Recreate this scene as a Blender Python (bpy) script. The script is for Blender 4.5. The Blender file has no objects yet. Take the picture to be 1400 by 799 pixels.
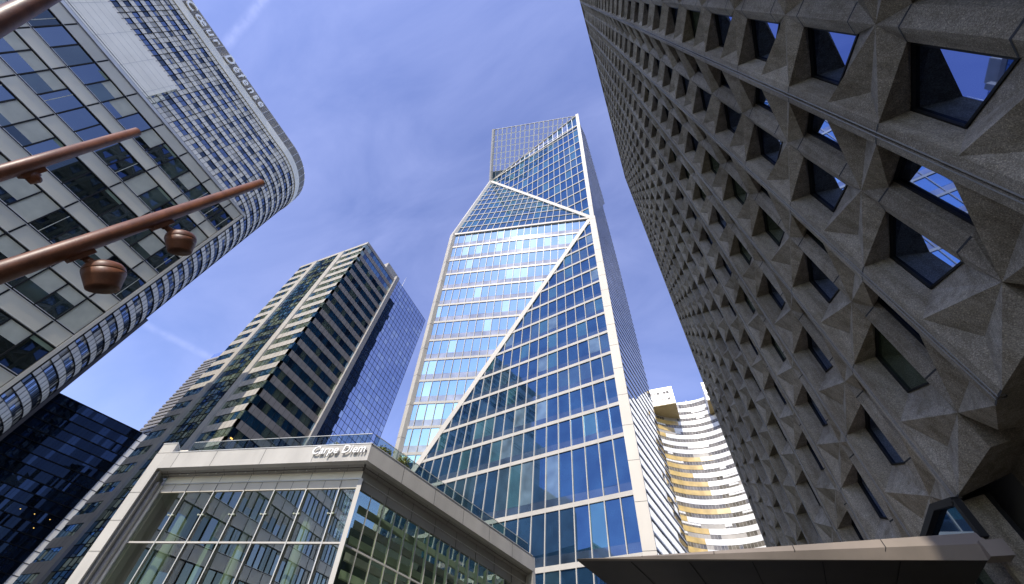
import bpy, math, random
import numpy as np
from mathutils import Vector, Matrix

random.seed(11)
SC = bpy.context.scene
COL = SC.collection
EYE = 1.65                      # camera height above the pavement; all heights below are written from eye level

# ------------------------------------------------------------------ camera
FPX = 552.07
CR = np.array([[0.92124586, 0.38042495, 0.08113521],
               [-0.26069714, 0.75864959, -0.59706599],
               [-0.28869199, 0.52889285, 0.7980785]])
cam_d = bpy.data.cameras.new("camera")
cam_d.sensor_width = 36.0
cam_d.lens = FPX / 1400 * 36.0
cam_d.clip_start = 0.05
cam_d.clip_end = 9000
cam = bpy.data.objects.new("camera", cam_d)
COL.objects.link(cam)
cm = Matrix(((CR[0][0], -CR[1][0], -CR[2][0], 0), (CR[0][1], -CR[1][1], -CR[2][1], 0),
             (CR[0][2], -CR[1][2], -CR[2][2], EYE), (0, 0, 0, 1)))
cam.matrix_world = cm
SC.camera = cam

def ray(u, v):
    d = CR.T @ np.array([(u - 700) / FPX, (v - 399.5) / FPX, 1.0])
    return d / np.linalg.norm(d)
def proj(P):
    c = CR @ np.array(P, float)
    if c[2] < 0.3: return None
    return (700 + FPX * c[0] / c[2], 399.5 + FPX * c[1] / c[2])

# ------------------------------------------------------------------ vectors
def A(*p): return np.array(p[0] if len(p) == 1 else p, float)
def unit(v): v = A(v); return v / np.linalg.norm(v)

# ------------------------------------------------------------------ materials
MATS = {}
def newmat(name):
    m = bpy.data.materials.new(name); m.use_nodes = True
    nt = m.node_tree; nt.nodes.clear()
    out = nt.nodes.new('ShaderNodeOutputMaterial')
    MATS[name] = m
    return m, nt, out
def N(nt, t, **kw):
    n = nt.nodes.new(t)
    for k, v in kw.items():
        if k in n.inputs.keys(): n.inputs[k].default_value = v
        else: setattr(n, k, v)
    return n
def L(nt, a, b): nt.links.new(a, b)
def coords(nt, scale=(1, 1, 1)):
    tc = N(nt, 'ShaderNodeNewGeometry')
    mp = N(nt, 'ShaderNodeMapping'); mp.inputs['Scale'].default_value = scale
    L(nt, tc.outputs['Position'], mp.inputs['Vector'])
    return mp.outputs['Vector']
def ramp(nt, fac, stops):
    r = N(nt, 'ShaderNodeValToRGB')
    cr = r.color_ramp
    while len(cr.elements) > 1: cr.elements.remove(cr.elements[-1])
    cr.elements[0].position, cr.elements[0].color = stops[0][0], (*stops[0][1], 1)
    for p, c in stops[1:]:
        e = cr.elements.new(p); e.color = (*c, 1)
    L(nt, fac, r.inputs['Fac'])
    return r.outputs['Color']

def paint(name, col, rough=0.5, var=0.06, scale=0.6, metallic=0.0, spec=0.5, bump=0.0, streak=0.0, fine=0.0):
    """Plain painted / stone / metal surface with slow soiling, optional vertical streaks and fine grain."""
    m, nt, out = newmat(name)
    p = N(nt, 'ShaderNodeBsdfPrincipled')
    p.inputs['Roughness'].default_value = rough
    p.inputs['Metallic'].default_value = metallic
    p.inputs['Specular IOR Level'].default_value = spec
    n1 = N(nt, 'ShaderNodeTexNoise'); n1.inputs['Scale'].default_value = scale; n1.inputs['Detail'].default_value = 6
    L(nt, coords(nt, (1, 1, 0.35 if streak else 1)), n1.inputs['Vector'])
    c0 = tuple(max(0, c * (1 - var * 2)) for c in col); c1 = tuple(min(1, c * (1 + var)) for c in col)
    colr = ramp(nt, n1.outputs['Fac'], [(0.3, c0), (0.65, c1)])
    if fine:
        n2 = N(nt, 'ShaderNodeTexNoise'); n2.inputs['Scale'].default_value = 55; n2.inputs['Detail'].default_value = 3
        L(nt, coords(nt), n2.inputs['Vector'])
        mx = N(nt, 'ShaderNodeMix', data_type='RGBA', blend_type='MULTIPLY'); mx.inputs[0].default_value = fine
        L(nt, colr, mx.inputs[6])
        L(nt, ramp(nt, n2.outputs['Fac'], [(0.35, (0.45,) * 3), (0.6, (1.0,) * 3)]), mx.inputs[7])
        colr = mx.outputs[2]
    L(nt, colr, p.inputs['Base Color'])
    if bump:
        n3 = N(nt, 'ShaderNodeTexNoise'); n3.inputs['Scale'].default_value = 40; n3.inputs['Detail'].default_value = 4
        L(nt, coords(nt), n3.inputs['Vector'])
        b = N(nt, 'ShaderNodeBump'); b.inputs['Strength'].default_value = bump; b.inputs['Distance'].default_value = 0.02
        L(nt, n3.outputs['Fac'], b.inputs['Height']); L(nt, b.outputs['Normal'], p.inputs['Normal'])
    L(nt, p.outputs['BSDF'], out.inputs['Surface'])
    return m

def glass(name, base, tint, f0=0.25, f1=0.9, rough=0.015, wav=0.0, inner=0.5, wscale=0.25):
    """Coated facade glass: a dark room behind a coating that mirrors more towards grazing angles."""
    m, nt, out = newmat(name)
    d = N(nt, 'ShaderNodeBsdfDiffuse')
    n1 = N(nt, 'ShaderNodeTexNoise'); n1.inputs['Scale'].default_value = 0.35; n1.inputs['Detail'].default_value = 2
    L(nt, coords(nt), n1.inputs['Vector'])
    L(nt, ramp(nt, n1.outputs['Fac'], [(0.3, tuple(c * (1 - inner) for c in base)), (0.7, tuple(c * (1 + inner) for c in base))]), d.inputs['Color'])
    g = N(nt, 'ShaderNodeBsdfGlossy'); g.inputs['Roughness'].default_value = rough
    g.inputs['Color'].default_value = (*tint, 1)
    if wav:
        n2 = N(nt, 'ShaderNodeTexNoise'); n2.inputs['Scale'].default_value = wscale; n2.inputs['Detail'].default_value = 1
        L(nt, coords(nt), n2.inputs['Vector'])
        b = N(nt, 'ShaderNodeBump'); b.inputs['Strength'].default_value = wav; b.inputs['Distance'].default_value = 0.05
        L(nt, n2.outputs['Fac'], b.inputs['Height']); L(nt, b.outputs['Normal'], g.inputs['Normal'])
    lw = N(nt, 'ShaderNodeLayerWeight'); lw.inputs['Blend'].default_value = 0.5
    pw = N(nt, 'ShaderNodeMath', operation='POWER'); L(nt, lw.outputs['Facing'], pw.inputs[0]); pw.inputs[1].default_value = 3.0
    mr = N(nt, 'ShaderNodeMapRange'); mr.inputs['To Min'].default_value = f0; mr.inputs['To Max'].default_value = f1
    L(nt, pw.outputs[0], mr.inputs['Value'])
    mx = N(nt, 'ShaderNodeMixShader'); L(nt, mr.outputs['Result'], mx.inputs['Fac'])
    L(nt, d.outputs['BSDF'], mx.inputs[1]); L(nt, g.outputs['BSDF'], mx.inputs[2])
    L(nt, mx.outputs['Shader'], out.inputs['Surface'])
    return m

def clear_glass(name, tint, refl=0.12, f1=0.9):
    """Clear sheet one can look through."""
    m, nt, out = newmat(name)
    t = N(nt, 'ShaderNodeBsdfTransparent'); t.inputs['Color'].default_value = (*tint, 1)
    g = N(nt, 'ShaderNodeBsdfGlossy'); g.inputs['Roughness'].default_value = 0.01
    lw = N(nt, 'ShaderNodeLayerWeight'); lw.inputs['Blend'].default_value = 0.5
    pw = N(nt, 'ShaderNodeMath', operation='POWER'); L(nt, lw.outputs['Facing'], pw.inputs[0]); pw.inputs[1].default_value = 3.0
    mr = N(nt, 'ShaderNodeMapRange'); mr.inputs['To Min'].default_value = refl; mr.inputs['To Max'].default_value = f1
    L(nt, pw.outputs[0], mr.inputs['Value'])
    mx = N(nt, 'ShaderNodeMixShader'); L(nt, mr.outputs['Result'], mx.inputs['Fac'])
    L(nt, t.outputs['BSDF'], mx.inputs[1]); L(nt, g.outputs['BSDF'], mx.inputs[2])
    L(nt, mx.outputs['Shader'], out.inputs['Surface'])
    return m

def glow(name, col, strength):
    m, nt, out = newmat(name)
    e = N(nt, 'ShaderNodeEmission'); e.inputs['Color'].default_value = (*col, 1); e.inputs['Strength'].default_value = strength
    L(nt, e.outputs['Emission'], out.inputs['Surface'])
    return m

def aggregate(name, dark=(0.205, 0.188, 0.160), light=(0.42, 0.39, 0.335)):
    """Exposed-aggregate concrete: pebble grain, weather streaks and mottled soiling."""
    m, nt, out = newmat(name)
    p = N(nt, 'ShaderNodeBsdfPrincipled'); p.inputs['Roughness'].default_value = 0.85; p.inputs['Specular IOR Level'].default_value = 0.25
    v = N(nt, 'ShaderNodeTexVoronoi'); v.inputs['Scale'].default_value = 75
    L(nt, coords(nt), v.inputs['Vector'])
    sep = N(nt, 'ShaderNodeSeparateColor'); L(nt, v.outputs['Color'], sep.inputs['Color'])
    grain = ramp(nt, sep.outputs['Red'], [(0.0, dark), (0.55, tuple((a + b) / 2 for a, b in zip(dark, light))), (0.93, light), (1.0, (0.6, 0.54, 0.44))])
    n1 = N(nt, 'ShaderNodeTexNoise'); n1.inputs['Scale'].default_value = 0.55; n1.inputs['Detail'].default_value = 7
    L(nt, coords(nt, (1, 1, 0.3)), n1.inputs['Vector'])
    mx = N(nt, 'ShaderNodeMix', data_type='RGBA', blend_type='MULTIPLY'); mx.inputs[0].default_value = 1
    L(nt, grain, mx.inputs[6])
    L(nt, ramp(nt, n1.outputs['Fac'], [(0.3, (0.68, 0.64, 0.56)), (0.6, (1.02, 1.0, 0.97))]), mx.inputs[7])
    n2 = N(nt, 'ShaderNodeTexNoise'); n2.inputs['Scale'].default_value = 6; n2.inputs['Detail'].default_value = 5
    L(nt, coords(nt, (1, 1, 0.5)), n2.inputs['Vector'])
    mx2 = N(nt, 'ShaderNodeMix', data_type='RGBA', blend_type='MULTIPLY'); mx2.inputs[0].default_value = 0.7
    L(nt, mx.outputs[2], mx2.inputs[6])
    L(nt, ramp(nt, n2.outputs['Fac'], [(0.32, (0.7, 0.67, 0.6)), (0.6, (1, 1, 1))]), mx2.inputs[7])
    # rain streaks, and the small tone differences between precast panels
    n4 = N(nt, 'ShaderNodeTexNoise'); n4.inputs['Scale'].default_value = 3.2; n4.inputs['Detail'].default_value = 5; n4.inputs['Roughness'].default_value = 0.65
    L(nt, coords(nt, (1, 1, 0.07)), n4.inputs['Vector'])
    mx3 = N(nt, 'ShaderNodeMix', data_type='RGBA', blend_type='MULTIPLY'); mx3.inputs[0].default_value = 0.75
    L(nt, mx2.outputs[2], mx3.inputs[6])
    L(nt, ramp(nt, n4.outputs['Fac'], [(0.34, (0.64, 0.61, 0.56)), (0.52, (1, 1, 1)), (0.75, (1.12, 1.12, 1.12))]), mx3.inputs[7])
    mp_ = N(nt, 'ShaderNodeMapping'); g_ = N(nt, 'ShaderNodeNewGeometry'); L(nt, g_.outputs['Position'], mp_.inputs['Vector'])
    mp_.inputs['Location'].default_value = (0, (0.6505 + 1.6469) / 3.2938, -(5.5664 + 1.65 - 0.84) / 3.5); mp_.inputs['Scale'].default_value = (0, 1 / 3.2938, 1 / 3.5)
    fl_ = N(nt, 'ShaderNodeVectorMath', operation='FLOOR'); L(nt, mp_.outputs['Vector'], fl_.inputs[0])
    wn_ = N(nt, 'ShaderNodeTexWhiteNoise', noise_dimensions='3D'); L(nt, fl_.outputs['Vector'], wn_.inputs['Vector'])
    mx4 = N(nt, 'ShaderNodeMix', data_type='RGBA', blend_type='MULTIPLY'); mx4.inputs[0].default_value = 1
    L(nt, mx3.outputs[2], mx4.inputs[6]); L(nt, ramp(nt, wn_.outputs['Value'], [(0, (0.86, 0.85, 0.83)), (1, (1.12, 1.11, 1.08))]), mx4.inputs[7])
    L(nt, mx4.outputs[2], p.inputs['Base Color'])
    b = N(nt, 'ShaderNodeBump'); b.inputs['Strength'].default_value = 0.25; b.inputs['Distance'].default_value = 0.006
    L(nt, v.outputs['Distance'], b.inputs['Height']); L(nt, b.outputs['Normal'], p.inputs['Normal'])
    L(nt, p.outputs['BSDF'], out.inputs['Surface'])
    return m

# ------------------------------------------------------------------ mesh builder
class MB:
    def __init__(self): self.v = []; self.f = []; self.m = []; self.sm = []
    def face(self, pts, mat, smooth=False):
        i = len(self.v); self.v += [tuple(float(c) for c in p) for p in pts]
        self.f.append(tuple(range(i, i + len(pts)))); self.m.append(mat); self.sm.append(smooth)
        return self
    def mesh(self, vs, fs, mat, smooth=False):
        i = len(self.v); self.v += [tuple(float(c) for c in p) for p in vs]
        for f in fs: self.f.append(tuple(i + k for k in f)); self.m.append(mat); self.sm.append(smooth)
        return self
    def hexa(self, p, mat):
        """Eight corners: 0-3 one face, 4-7 the opposite one."""
        return self.mesh(p, [(3, 2, 1, 0), (4, 5, 6, 7), (0, 1, 5, 4), (1, 2, 6, 5), (2, 3, 7, 6), (3, 0, 4, 7)], mat)
    def box(self, lo, hi, mat):
        x0, y0, z0 = lo; x1, y1, z1 = hi
        return self.hexa([(x0, y0, z0), (x1, y0, z0), (x1, y1, z0), (x0, y1, z0), (x0, y0, z1), (x1, y0, z1), (x1, y1, z1), (x0, y1, z1)], mat)
    def beam(self, a, b, n, w, h, mat, off=0.0):
        """Bar from a to b; n is the outward normal, w the width across, h the height off the surface."""
        a, b, n = A(a), A(b), unit(n)
        s = unit(np.cross(b - a, n)) * w / 2
        o, t = n * off, n * (off + h)
        return self.hexa([a - s + o, a + s + o, b + s + o, b - s + o, a - s + t, a + s + t, b + s + t, b - s + t], mat)
    def slab(self, poly, n, d0, d1, mat):
        """Flat polygon thickened along n from d0 to d1."""
        n = unit(n); k = len(poly)
        vs = [A(p) + n * d0 for p in poly] + [A(p) + n * d1 for p in poly]
        fs = [tuple(range(k - 1, -1, -1)), tuple(range(k, 2 * k))] + [(i, (i + 1) % k, k + (i + 1) % k, k + i) for i in range(k)]
        return self.mesh(vs, fs, mat)
    def tube(self, pts, rads, mat, seg=20, caps=True):
        pts = [A(p) for p in pts]; vs = []; fs = []
        for i, p in enumerate(pts):
            d = unit(pts[min(i + 1, len(pts) - 1)] - pts[max(i - 1, 0)])
            a = unit(np.cross(d, A(0, 0, 1) if abs(d[2]) < 0.95 else A(1, 0, 0))); b = np.cross(d, a)
            for k in range(seg):
                t = 2 * math.pi * k / seg
                vs.append(p + rads[i] * (math.cos(t) * a + math.sin(t) * b))
        for i in range(len(pts) - 1):
            for k in range(seg):
                fs.append((i * seg + k, i * seg + (k + 1) % seg, (i + 1) * seg + (k + 1) % seg, (i + 1) * seg + k))
        i0 = len(self.v)
        self.mesh(vs, fs, mat, True)
        if caps:
            for ids in ([k for k in range(seg - 1, -1, -1)], [(len(pts) - 1) * seg + k for k in range(seg)]):
                self.f.append(tuple(i0 + k for k in ids)); self.m.append(mat); self.sm.append(False)
        return self
    def add(self, o):
        i = len(self.v); self.v += o.v; self.f += [tuple(i + k for k in f) for f in o.f]; self.m += o.m; self.sm += o.sm
        return self
    def build(self, name, parent=None, kind=None, bevel=0.0):
        me = bpy.data.meshes.new(name)
        root = parent
        while root is not None and root.parent is not None: root = root.parent
        off = A(root.location) - A(0, 0, EYE) if root is not None else A(0, 0, -EYE)
        me.from_pydata([tuple(A(p) - off) for p in self.v], [], self.f)
        names = list(dict.fromkeys(self.m))
        for n in names: me.materials.append(MATS[n])
        idx = {n: i for i, n in enumerate(names)}
        me.polygons.foreach_set('material_index', [idx[n] for n in self.m])
        me.polygons.foreach_set('use_smooth', self.sm)
        me.update()
        o = bpy.data.objects.new(name, me); COL.objects.link(o)
        if parent is not None: o.parent = parent
        if kind: o['kind'] = kind
        return o

def thing(name, label, cat, loc, group=None):
    o = bpy.data.objects.new(name, None); COL.objects.link(o)
    o.empty_display_size = 1
    o.location = (loc[0], loc[1], loc[2] + EYE)
    o['label'] = label; o['category'] = cat
    if group: o['group'] = group
    return o

# ------------------------------------------------------------------ polygon tools
def clip(poly, a, b, c):
    """Keep the side a*x + b*y <= c of a convex 2-D polygon."""
    out = []
    for i, p in enumerate(poly):
        q = poly[(i + 1) % len(poly)]
        fp, fq = a * p[0] + b * p[1] - c, a * q[0] + b * q[1] - c
        if fp <= 0: out.append(p)
        if fp * fq < 0:
            t = fp / (fp - fq); out.append((p[0] + t * (q[0] - p[0]), p[1] + t * (q[1] - p[1])))
    return out
def area2(poly):
    return abs(sum(poly[i][0] * poly[(i + 1) % len(poly)][1] - poly[(i + 1) % len(poly)][0] * poly[i][1] for i in range(len(poly)))) / 2 if len(poly) > 2 else 0
def seen_area(pts):
    q = [proj(p) for p in pts]
    if any(p is None for p in q): return 0
    q = clip(clip(clip(clip(q, -1, 0, 0), 1, 0, 1400), 0, -1, 0), 0, 1, 799)
    return area2(q)
def tilted(poly, n, amount):
    """A pane set a hair out of true, as real glazing is."""
    c = sum(A(p) for p in poly) / len(poly); n = unit(n)
    u = unit(np.cross(n, A(0, 0, 1))); w = np.cross(n, u)
    a, b = random.gauss(0, amount), random.gauss(0, amount)
    return [A(p) + n * (a * np.dot(A(p) - c, u) + b * np.dot(A(p) - c, w)) for p in poly]

def place_windows(items, root, most=100, name='window', hidden=None):
    """items: (outline points, MB). Those that show largest become parts of their own, the rest one part."""
    scored = []
    for pts, mb in items:
        s = seen_area(pts)
        if hidden and hidden(sum(A(p) for p in pts) / len(pts)): s = 0
        scored.append((s, len(scored), mb))
    scored.sort(key=lambda t: (-t[0], t[1]))
    rest = MB()
    for k, (s, _, mb) in enumerate(scored):
        if k < most and s > 0: mb.build(name, root)
        else: rest.add(mb)
    if rest.f: rest.build(name, root, kind='stuff')

# ------------------------------------------------------------------ materials used
aggregate('aggregate_concrete')
paint('joint_dark', (0.02, 0.02, 0.02), 0.7)
paint('joint_rail', (0.24, 0.235, 0.225), 0.55, metallic=0.2)
paint('frame_black', (0.012, 0.012, 0.012), 0.6, spec=0.2)
paint('ivory_stone', (0.60, 0.56, 0.50), 0.55, var=0.05, scale=0.3, streak=1)
paint('ivory_metal', (0.52, 0.49, 0.44), 0.4, var=0.04)
paint('alu_light', (0.62, 0.61, 0.58), 0.4, metallic=0.3)
paint('panel_grey', (0.68, 0.63, 0.50), 0.32, var=0.05, scale=0.35)
paint('panel_grey_b', (0.61, 0.57, 0.46), 0.3, var=0.05, scale=0.35)
paint('panel_white', (0.74, 0.69, 0.58), 0.45, var=0.04, scale=0.2)
paint('blind_pale', (0.56, 0.54, 0.42), 0.35, var=0.06, scale=1.2)
paint('blind_green', (0.20, 0.25, 0.17), 0.4, var=0.1)
paint('slab_panel', (0.68, 0.62, 0.51), 0.35, var=0.05, scale=0.2)
paint('slab_blind', (0.42, 0.39, 0.33), 0.35, var=0.1, scale=0.8)
paint('louvre', (0.20, 0.185, 0.165), 0.5)
paint('letter_white', (0.82, 0.81, 0.78), 0.4)
paint('granite_light', (0.45, 0.415, 0.36), 0.5, var=0.06, scale=0.4)
paint('granite_brown', (0.31, 0.275, 0.24), 0.45, var=0.08, scale=0.5)
paint('granite_grey', (0.40, 0.375, 0.345), 0.5, var=0.06, scale=0.4)
paint('rust_paint', (0.18, 0.068, 0.029), 0.44, var=0.16, scale=6, bump=0.06, spec=0.4, fine=0.25)
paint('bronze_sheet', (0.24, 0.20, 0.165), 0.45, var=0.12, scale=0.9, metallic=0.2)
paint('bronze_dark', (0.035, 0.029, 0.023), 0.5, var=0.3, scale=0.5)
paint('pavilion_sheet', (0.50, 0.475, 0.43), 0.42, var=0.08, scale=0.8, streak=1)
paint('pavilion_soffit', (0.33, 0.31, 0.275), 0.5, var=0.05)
paint('pavilion_band', (0.60, 0.55, 0.46), 0.5, var=0.05)
paint('pavilion_cream', (0.85, 0.79, 0.66), 0.5, var=0.04)
paint('interior_green', (0.34, 0.42, 0.29), 0.7, var=0.08)
paint('interior_dark', (0.045, 0.055, 0.045), 0.7)
paint('interior_pale', (0.38, 0.41, 0.31), 0.7)
paint('fin_green', (0.78, 0.84, 0.55), 0.35, var=0.06)
paint('tower_white', (0.84, 0.84, 0.82), 0.36, var=0.02, spec=1.0)
paint('tower_gold', (0.60, 0.43, 0.16), 0.3, var=0.12, scale=0.4, spec=0.8)
paint('tower_soffit', (0.36, 0.29, 0.15), 0.6)
paint('paving', (0.08, 0.077, 0.07), 0.8, var=0.12, scale=0.3, fine=0.5)  # unseen ground, colour darkened to weaken light bounced up under the soffits
paint('roof_grey', (0.22, 0.22, 0.22), 0.8)
paint('leaf_yellow', (0.36, 0.31, 0.06), 0.6, var=0.25, scale=3)
paint('bark', (0.09, 0.065, 0.045), 0.8)
paint('dark_cladding', (0.045, 0.042, 0.045), 0.5)
paint('lens_grey', (0.16, 0.16, 0.14), 0.25)

glass('glass_sky', (0.045, 0.085, 0.15), (0.55, 0.78, 1.0), 0.40, 0.95, wav=0.02)
glass('glass_sky_pale', (0.10, 0.15, 0.2), (0.70, 0.92, 1.0), 0.52, 0.95, wav=0.02)
glass('glass_frit', (0.26, 0.27, 0.31), (0.8, 0.85, 1.0), 0.14, 0.9, rough=0.06)
glass('glass_deep', (0.012, 0.035, 0.07), (0.28, 0.52, 0.92), 0.19, 0.9, wav=0.02)
glass('glass_deep_teal', (0.02, 0.06, 0.075), (0.42, 0.75, 0.95), 0.26, 0.9, wav=0.02)
glass('glass_deep_blind', (0.10, 0.15, 0.19), (0.5, 0.7, 0.9), 0.2, 0.9, wav=0.02)
glass('glass_deep_frit', (0.035, 0.055, 0.085), (0.4, 0.58, 0.9), 0.2, 0.9, rough=0.05)
glass('glass_mid', (0.02, 0.045, 0.065), (0.42, 0.65, 0.9), 0.24, 0.9, wav=0.02)
clear_glass('glass_crown', (0.96, 0.97, 0.98), 0.10, 0.6)
glass('glass_concrete', (0.006, 0.008, 0.008), (0.40, 0.55, 1.0), 0.48, 0.95, wav=0.01)
glass('glass_concrete_green', (0.035, 0.05, 0.03), (0.6, 0.72, 0.7), 0.22, 0.9, wav=0.01)
glass('glass_office', (0.022, 0.032, 0.030), (0.60, 0.72, 0.84), 0.26, 0.85, wav=0.03)
glass('glass_office_dark', (0.012, 0.017, 0.016), (0.60, 0.72, 0.75), 0.12, 0.85, wav=0.03)
glass('glass_office_room', (0.05, 0.07, 0.06), (0.70, 0.8, 0.8), 0.16, 0.85, wav=0.03)
glass('glass_slab', (0.015, 0.024, 0.04), (0.55, 0.68, 0.88), 0.27, 0.9, wav=0.02)
glass('glass_slab_dark', (0.02, 0.026, 0.034), (0.5, 0.6, 0.7), 0.12, 0.9, wav=0.02)
glass('glass_stripe', (0.014, 0.045, 0.075), (0.45, 0.70, 0.95), 0.32, 0.9, wav=0.05)
glass('glass_stripe_green', (0.11, 0.135, 0.09), (0.72, 0.78, 0.64), 0.42, 0.9, wav=0.10)
glass('glass_stripe_dark', (0.008, 0.018, 0.03), (0.40, 0.55, 0.8), 0.20, 0.9, wav=0.05)
glass('glass_mirror', (0.05, 0.07, 0.12), (0.68, 0.77, 0.98), 0.62, 0.95, wav=0.02)
glass('glass_mirror_pale', (0.08, 0.11, 0.16), (0.80, 0.88, 1.0), 0.66, 0.95, wav=0.02)
glass('glass_black', (0.003, 0.006, 0.011), (0.20, 0.30, 0.5), 0.05, 0.7, wav=0.06)
glass('glass_black_blue', (0.004, 0.011, 0.024), (0.25, 0.38, 0.65), 0.08, 0.7, wav=0.06)
glass('glass_side', (0.03, 0.035, 0.04), (0.92, 0.92, 0.9), 0.7, 0.95, wav=0.02)
glass('glass_curved', (0.17, 0.155, 0.13), (0.6, 0.58, 0.55), 0.12, 0.8)
clear_glass('glass_clear', (0.62, 0.72, 0.62), 0.38)
clear_glass('glass_clear_side', (0.88, 0.95, 0.86), 0.06, 0.45)
glass('glass_rear', (0.004, 0.012, 0.022), (0.3, 0.4, 0.5), 0.04, 0.5)
clear_glass('glass_rail', (0.72, 0.80, 0.80), 0.08, 0.5)
glow('lamp_warm', (1.0, 0.62, 0.16), 1.3)

# ------------------------------------------------------------------ sun and sky
SUN_AZ, SUN_EL = 177.0, 37.0
sl = bpy.data.lights.new('sun', 'SUN'); sl.energy = 3.6; sl.angle = math.radians(0.5); sl.color = (1.0, 0.93, 0.82)
so = bpy.data.objects.new('sun', sl); COL.objects.link(so)
sdir = Vector((math.sin(math.radians(SUN_AZ)) * math.cos(math.radians(SUN_EL)), math.cos(math.radians(SUN_AZ)) * math.cos(math.radians(SUN_EL)), math.sin(math.radians(SUN_EL))))
so.rotation_euler = sdir.to_track_quat('Z', 'Y').to_euler(); so.location = (0, -60, 200)

wd = bpy.data.worlds.new("World"); SC.world = wd; wd.use_nodes = True
nt = wd.node_tree; nt.nodes.clear()
wo = nt.nodes.new('ShaderNodeOutputWorld'); bg = nt.nodes.new('ShaderNodeBackground')
sky = nt.nodes.new('ShaderNodeTexSky'); sky.sky_type = 'NISHITA'; sky.sun_disc = False
sky.sun_elevation = math.radians(SUN_EL); sky.sun_rotation = math.radians(SUN_AZ)
sky.air_density = 1.0; sky.dust_density = 0.3; sky.ozone_density = 2.5; sky.altitude = 60
tc = nt.nodes.new('ShaderNodeTexCoord')
hs = N(nt, 'ShaderNodeHueSaturation'); hs.inputs['Hue'].default_value = 0.522; hs.inputs['Saturation'].default_value = 1.0; hs.inputs['Value'].default_value = 2.42
L(nt, sky.outputs['Color'], hs.inputs['Color'])
# thin cirrus: stretched noise over the dome
mp = N(nt, 'ShaderNodeMapping'); mp.inputs['Rotation'].default_value = (0.4, 0.5, 0.5); mp.inputs['Scale'].default_value = (1.0, 2.6, 2.0)
L(nt, tc.outputs['Generated'], mp.inputs['Vector'])
cn = N(nt, 'ShaderNodeTexNoise'); cn.inputs['Scale'].default_value = 2.1; cn.inputs['Detail'].default_value = 9; cn.inputs['Roughness'].default_value = 0.55; cn.inputs['Distortion'].default_value = 0.5
L(nt, mp.outputs['Vector'], cn.inputs['Vector'])
cl = ramp(nt, cn.outputs['Fac'], [(0.36, (0.02, 0.02, 0.02)), (0.82, (0.26, 0.26, 0.26))])
def contrail(p0, p1, half_deg, amount):
    """A straight vapour trail high up, between two directions of the sky."""
    a, b = ray(*p0), ray(*p1)
    n = unit(np.cross(a, b)); mid = unit(a + b); half = float(np.dot(mid, a))
    def dot(vec):
        d = N(nt, 'ShaderNodeVectorMath', operation='DOT_PRODUCT'); L(nt, tc.outputs['Generated'], d.inputs[0]); d.inputs[1].default_value = tuple(vec); return d.outputs['Value']
    ab = N(nt, 'ShaderNodeMath', operation='ABSOLUTE'); L(nt, dot(n), ab.inputs[0])
    w = N(nt, 'ShaderNodeMapRange', interpolation_type='SMOOTHSTEP'); L(nt, ab.outputs[0], w.inputs['Value'])
    w.inputs['From Min'].default_value = math.sin(math.radians(half_deg)); w.inputs['From Max'].default_value = 0.0
    e = N(nt, 'ShaderNodeMapRange', interpolation_type='SMOOTHSTEP'); L(nt, dot(mid), e.inputs['Value'])
    e.inputs['From Min'].default_value = half; e.inputs['From Max'].default_value = half + (1 - half) * 0.6
    tn = N(nt, 'ShaderNodeTexNoise'); tn.inputs['Scale'].default_value = 60; tn.inputs['Detail'].default_value = 4; L(nt, tc.outputs['Generated'], tn.inputs['Vector'])
    m1 = N(nt, 'ShaderNodeMath', operation='MULTIPLY'); L(nt, w.outputs['Result'], m1.inputs[0]); L(nt, e.outputs['Result'], m1.inputs[1])
    tr = N(nt, 'ShaderNodeMapRange'); L(nt, tn.outputs['Fac'], tr.inputs['Value']); tr.inputs['From Min'].default_value = 0.3; tr.inputs['From Max'].default_value = 0.6; tr.inputs['To Min'].default_value = 0.3 * amount; tr.inputs['To Max'].default_value = amount
    m2 = N(nt, 'ShaderNodeMath', operation='MULTIPLY'); L(nt, m1.outputs[0], m2.inputs[0]); L(nt, tr.outputs['Result'], m2.inputs[1])
    return m2.outputs[0]
tot = cl
for c in (contrail((385, -30), (300, 72), 0.75, 0.20), contrail((150, 420), (330, 510), 0.6, 0.14)):
    ad = N(nt, 'ShaderNodeMath', operation='ADD'); L(nt, tot, ad.inputs[0]); L(nt, c, ad.inputs[1]); tot = ad.outputs[0]
mxs = N(nt, 'ShaderNodeMix', data_type='RGBA'); L(nt, tot, mxs.inputs[0]); L(nt, hs.outputs['Color'], mxs.inputs[6]); mxs.inputs[7].default_value = (7.2, 7.9, 12.5, 1)
L(nt, mxs.outputs[2], bg.inputs['Color']); bg.inputs['Strength'].default_value = 0.10
L(nt, bg.outputs['Background'], wo.inputs['Surface'])

SC.view_settings.view_transform = 'Standard'; SC.view_settings.look = 'None'
SC.view_settings.exposure = 0.35; SC.view_settings.gamma = 1.0; SC.view_settings.use_curve_mapping = False
SC.cycles.max_bounces = 8; SC.cycles.glossy_bounces = 5; SC.cycles.transparent_max_bounces = 12; SC.cycles.diffuse_bounces = 4
SC.cycles.use_denoising = True
SC.cycles.sample_clamp_indirect = 8

# ------------------------------------------------------------------ ground
g = MB(); g.face([(-4000, -4000, -EYE), (4000, -4000, -EYE), (4000, 4000, -EYE), (-4000, 4000, -EYE)], 'paving')
go = g.build('ground'); go['kind'] = 'structure'; go['label'] = 'stone paving of the square between the towers, darkened to bounce less light'

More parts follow.
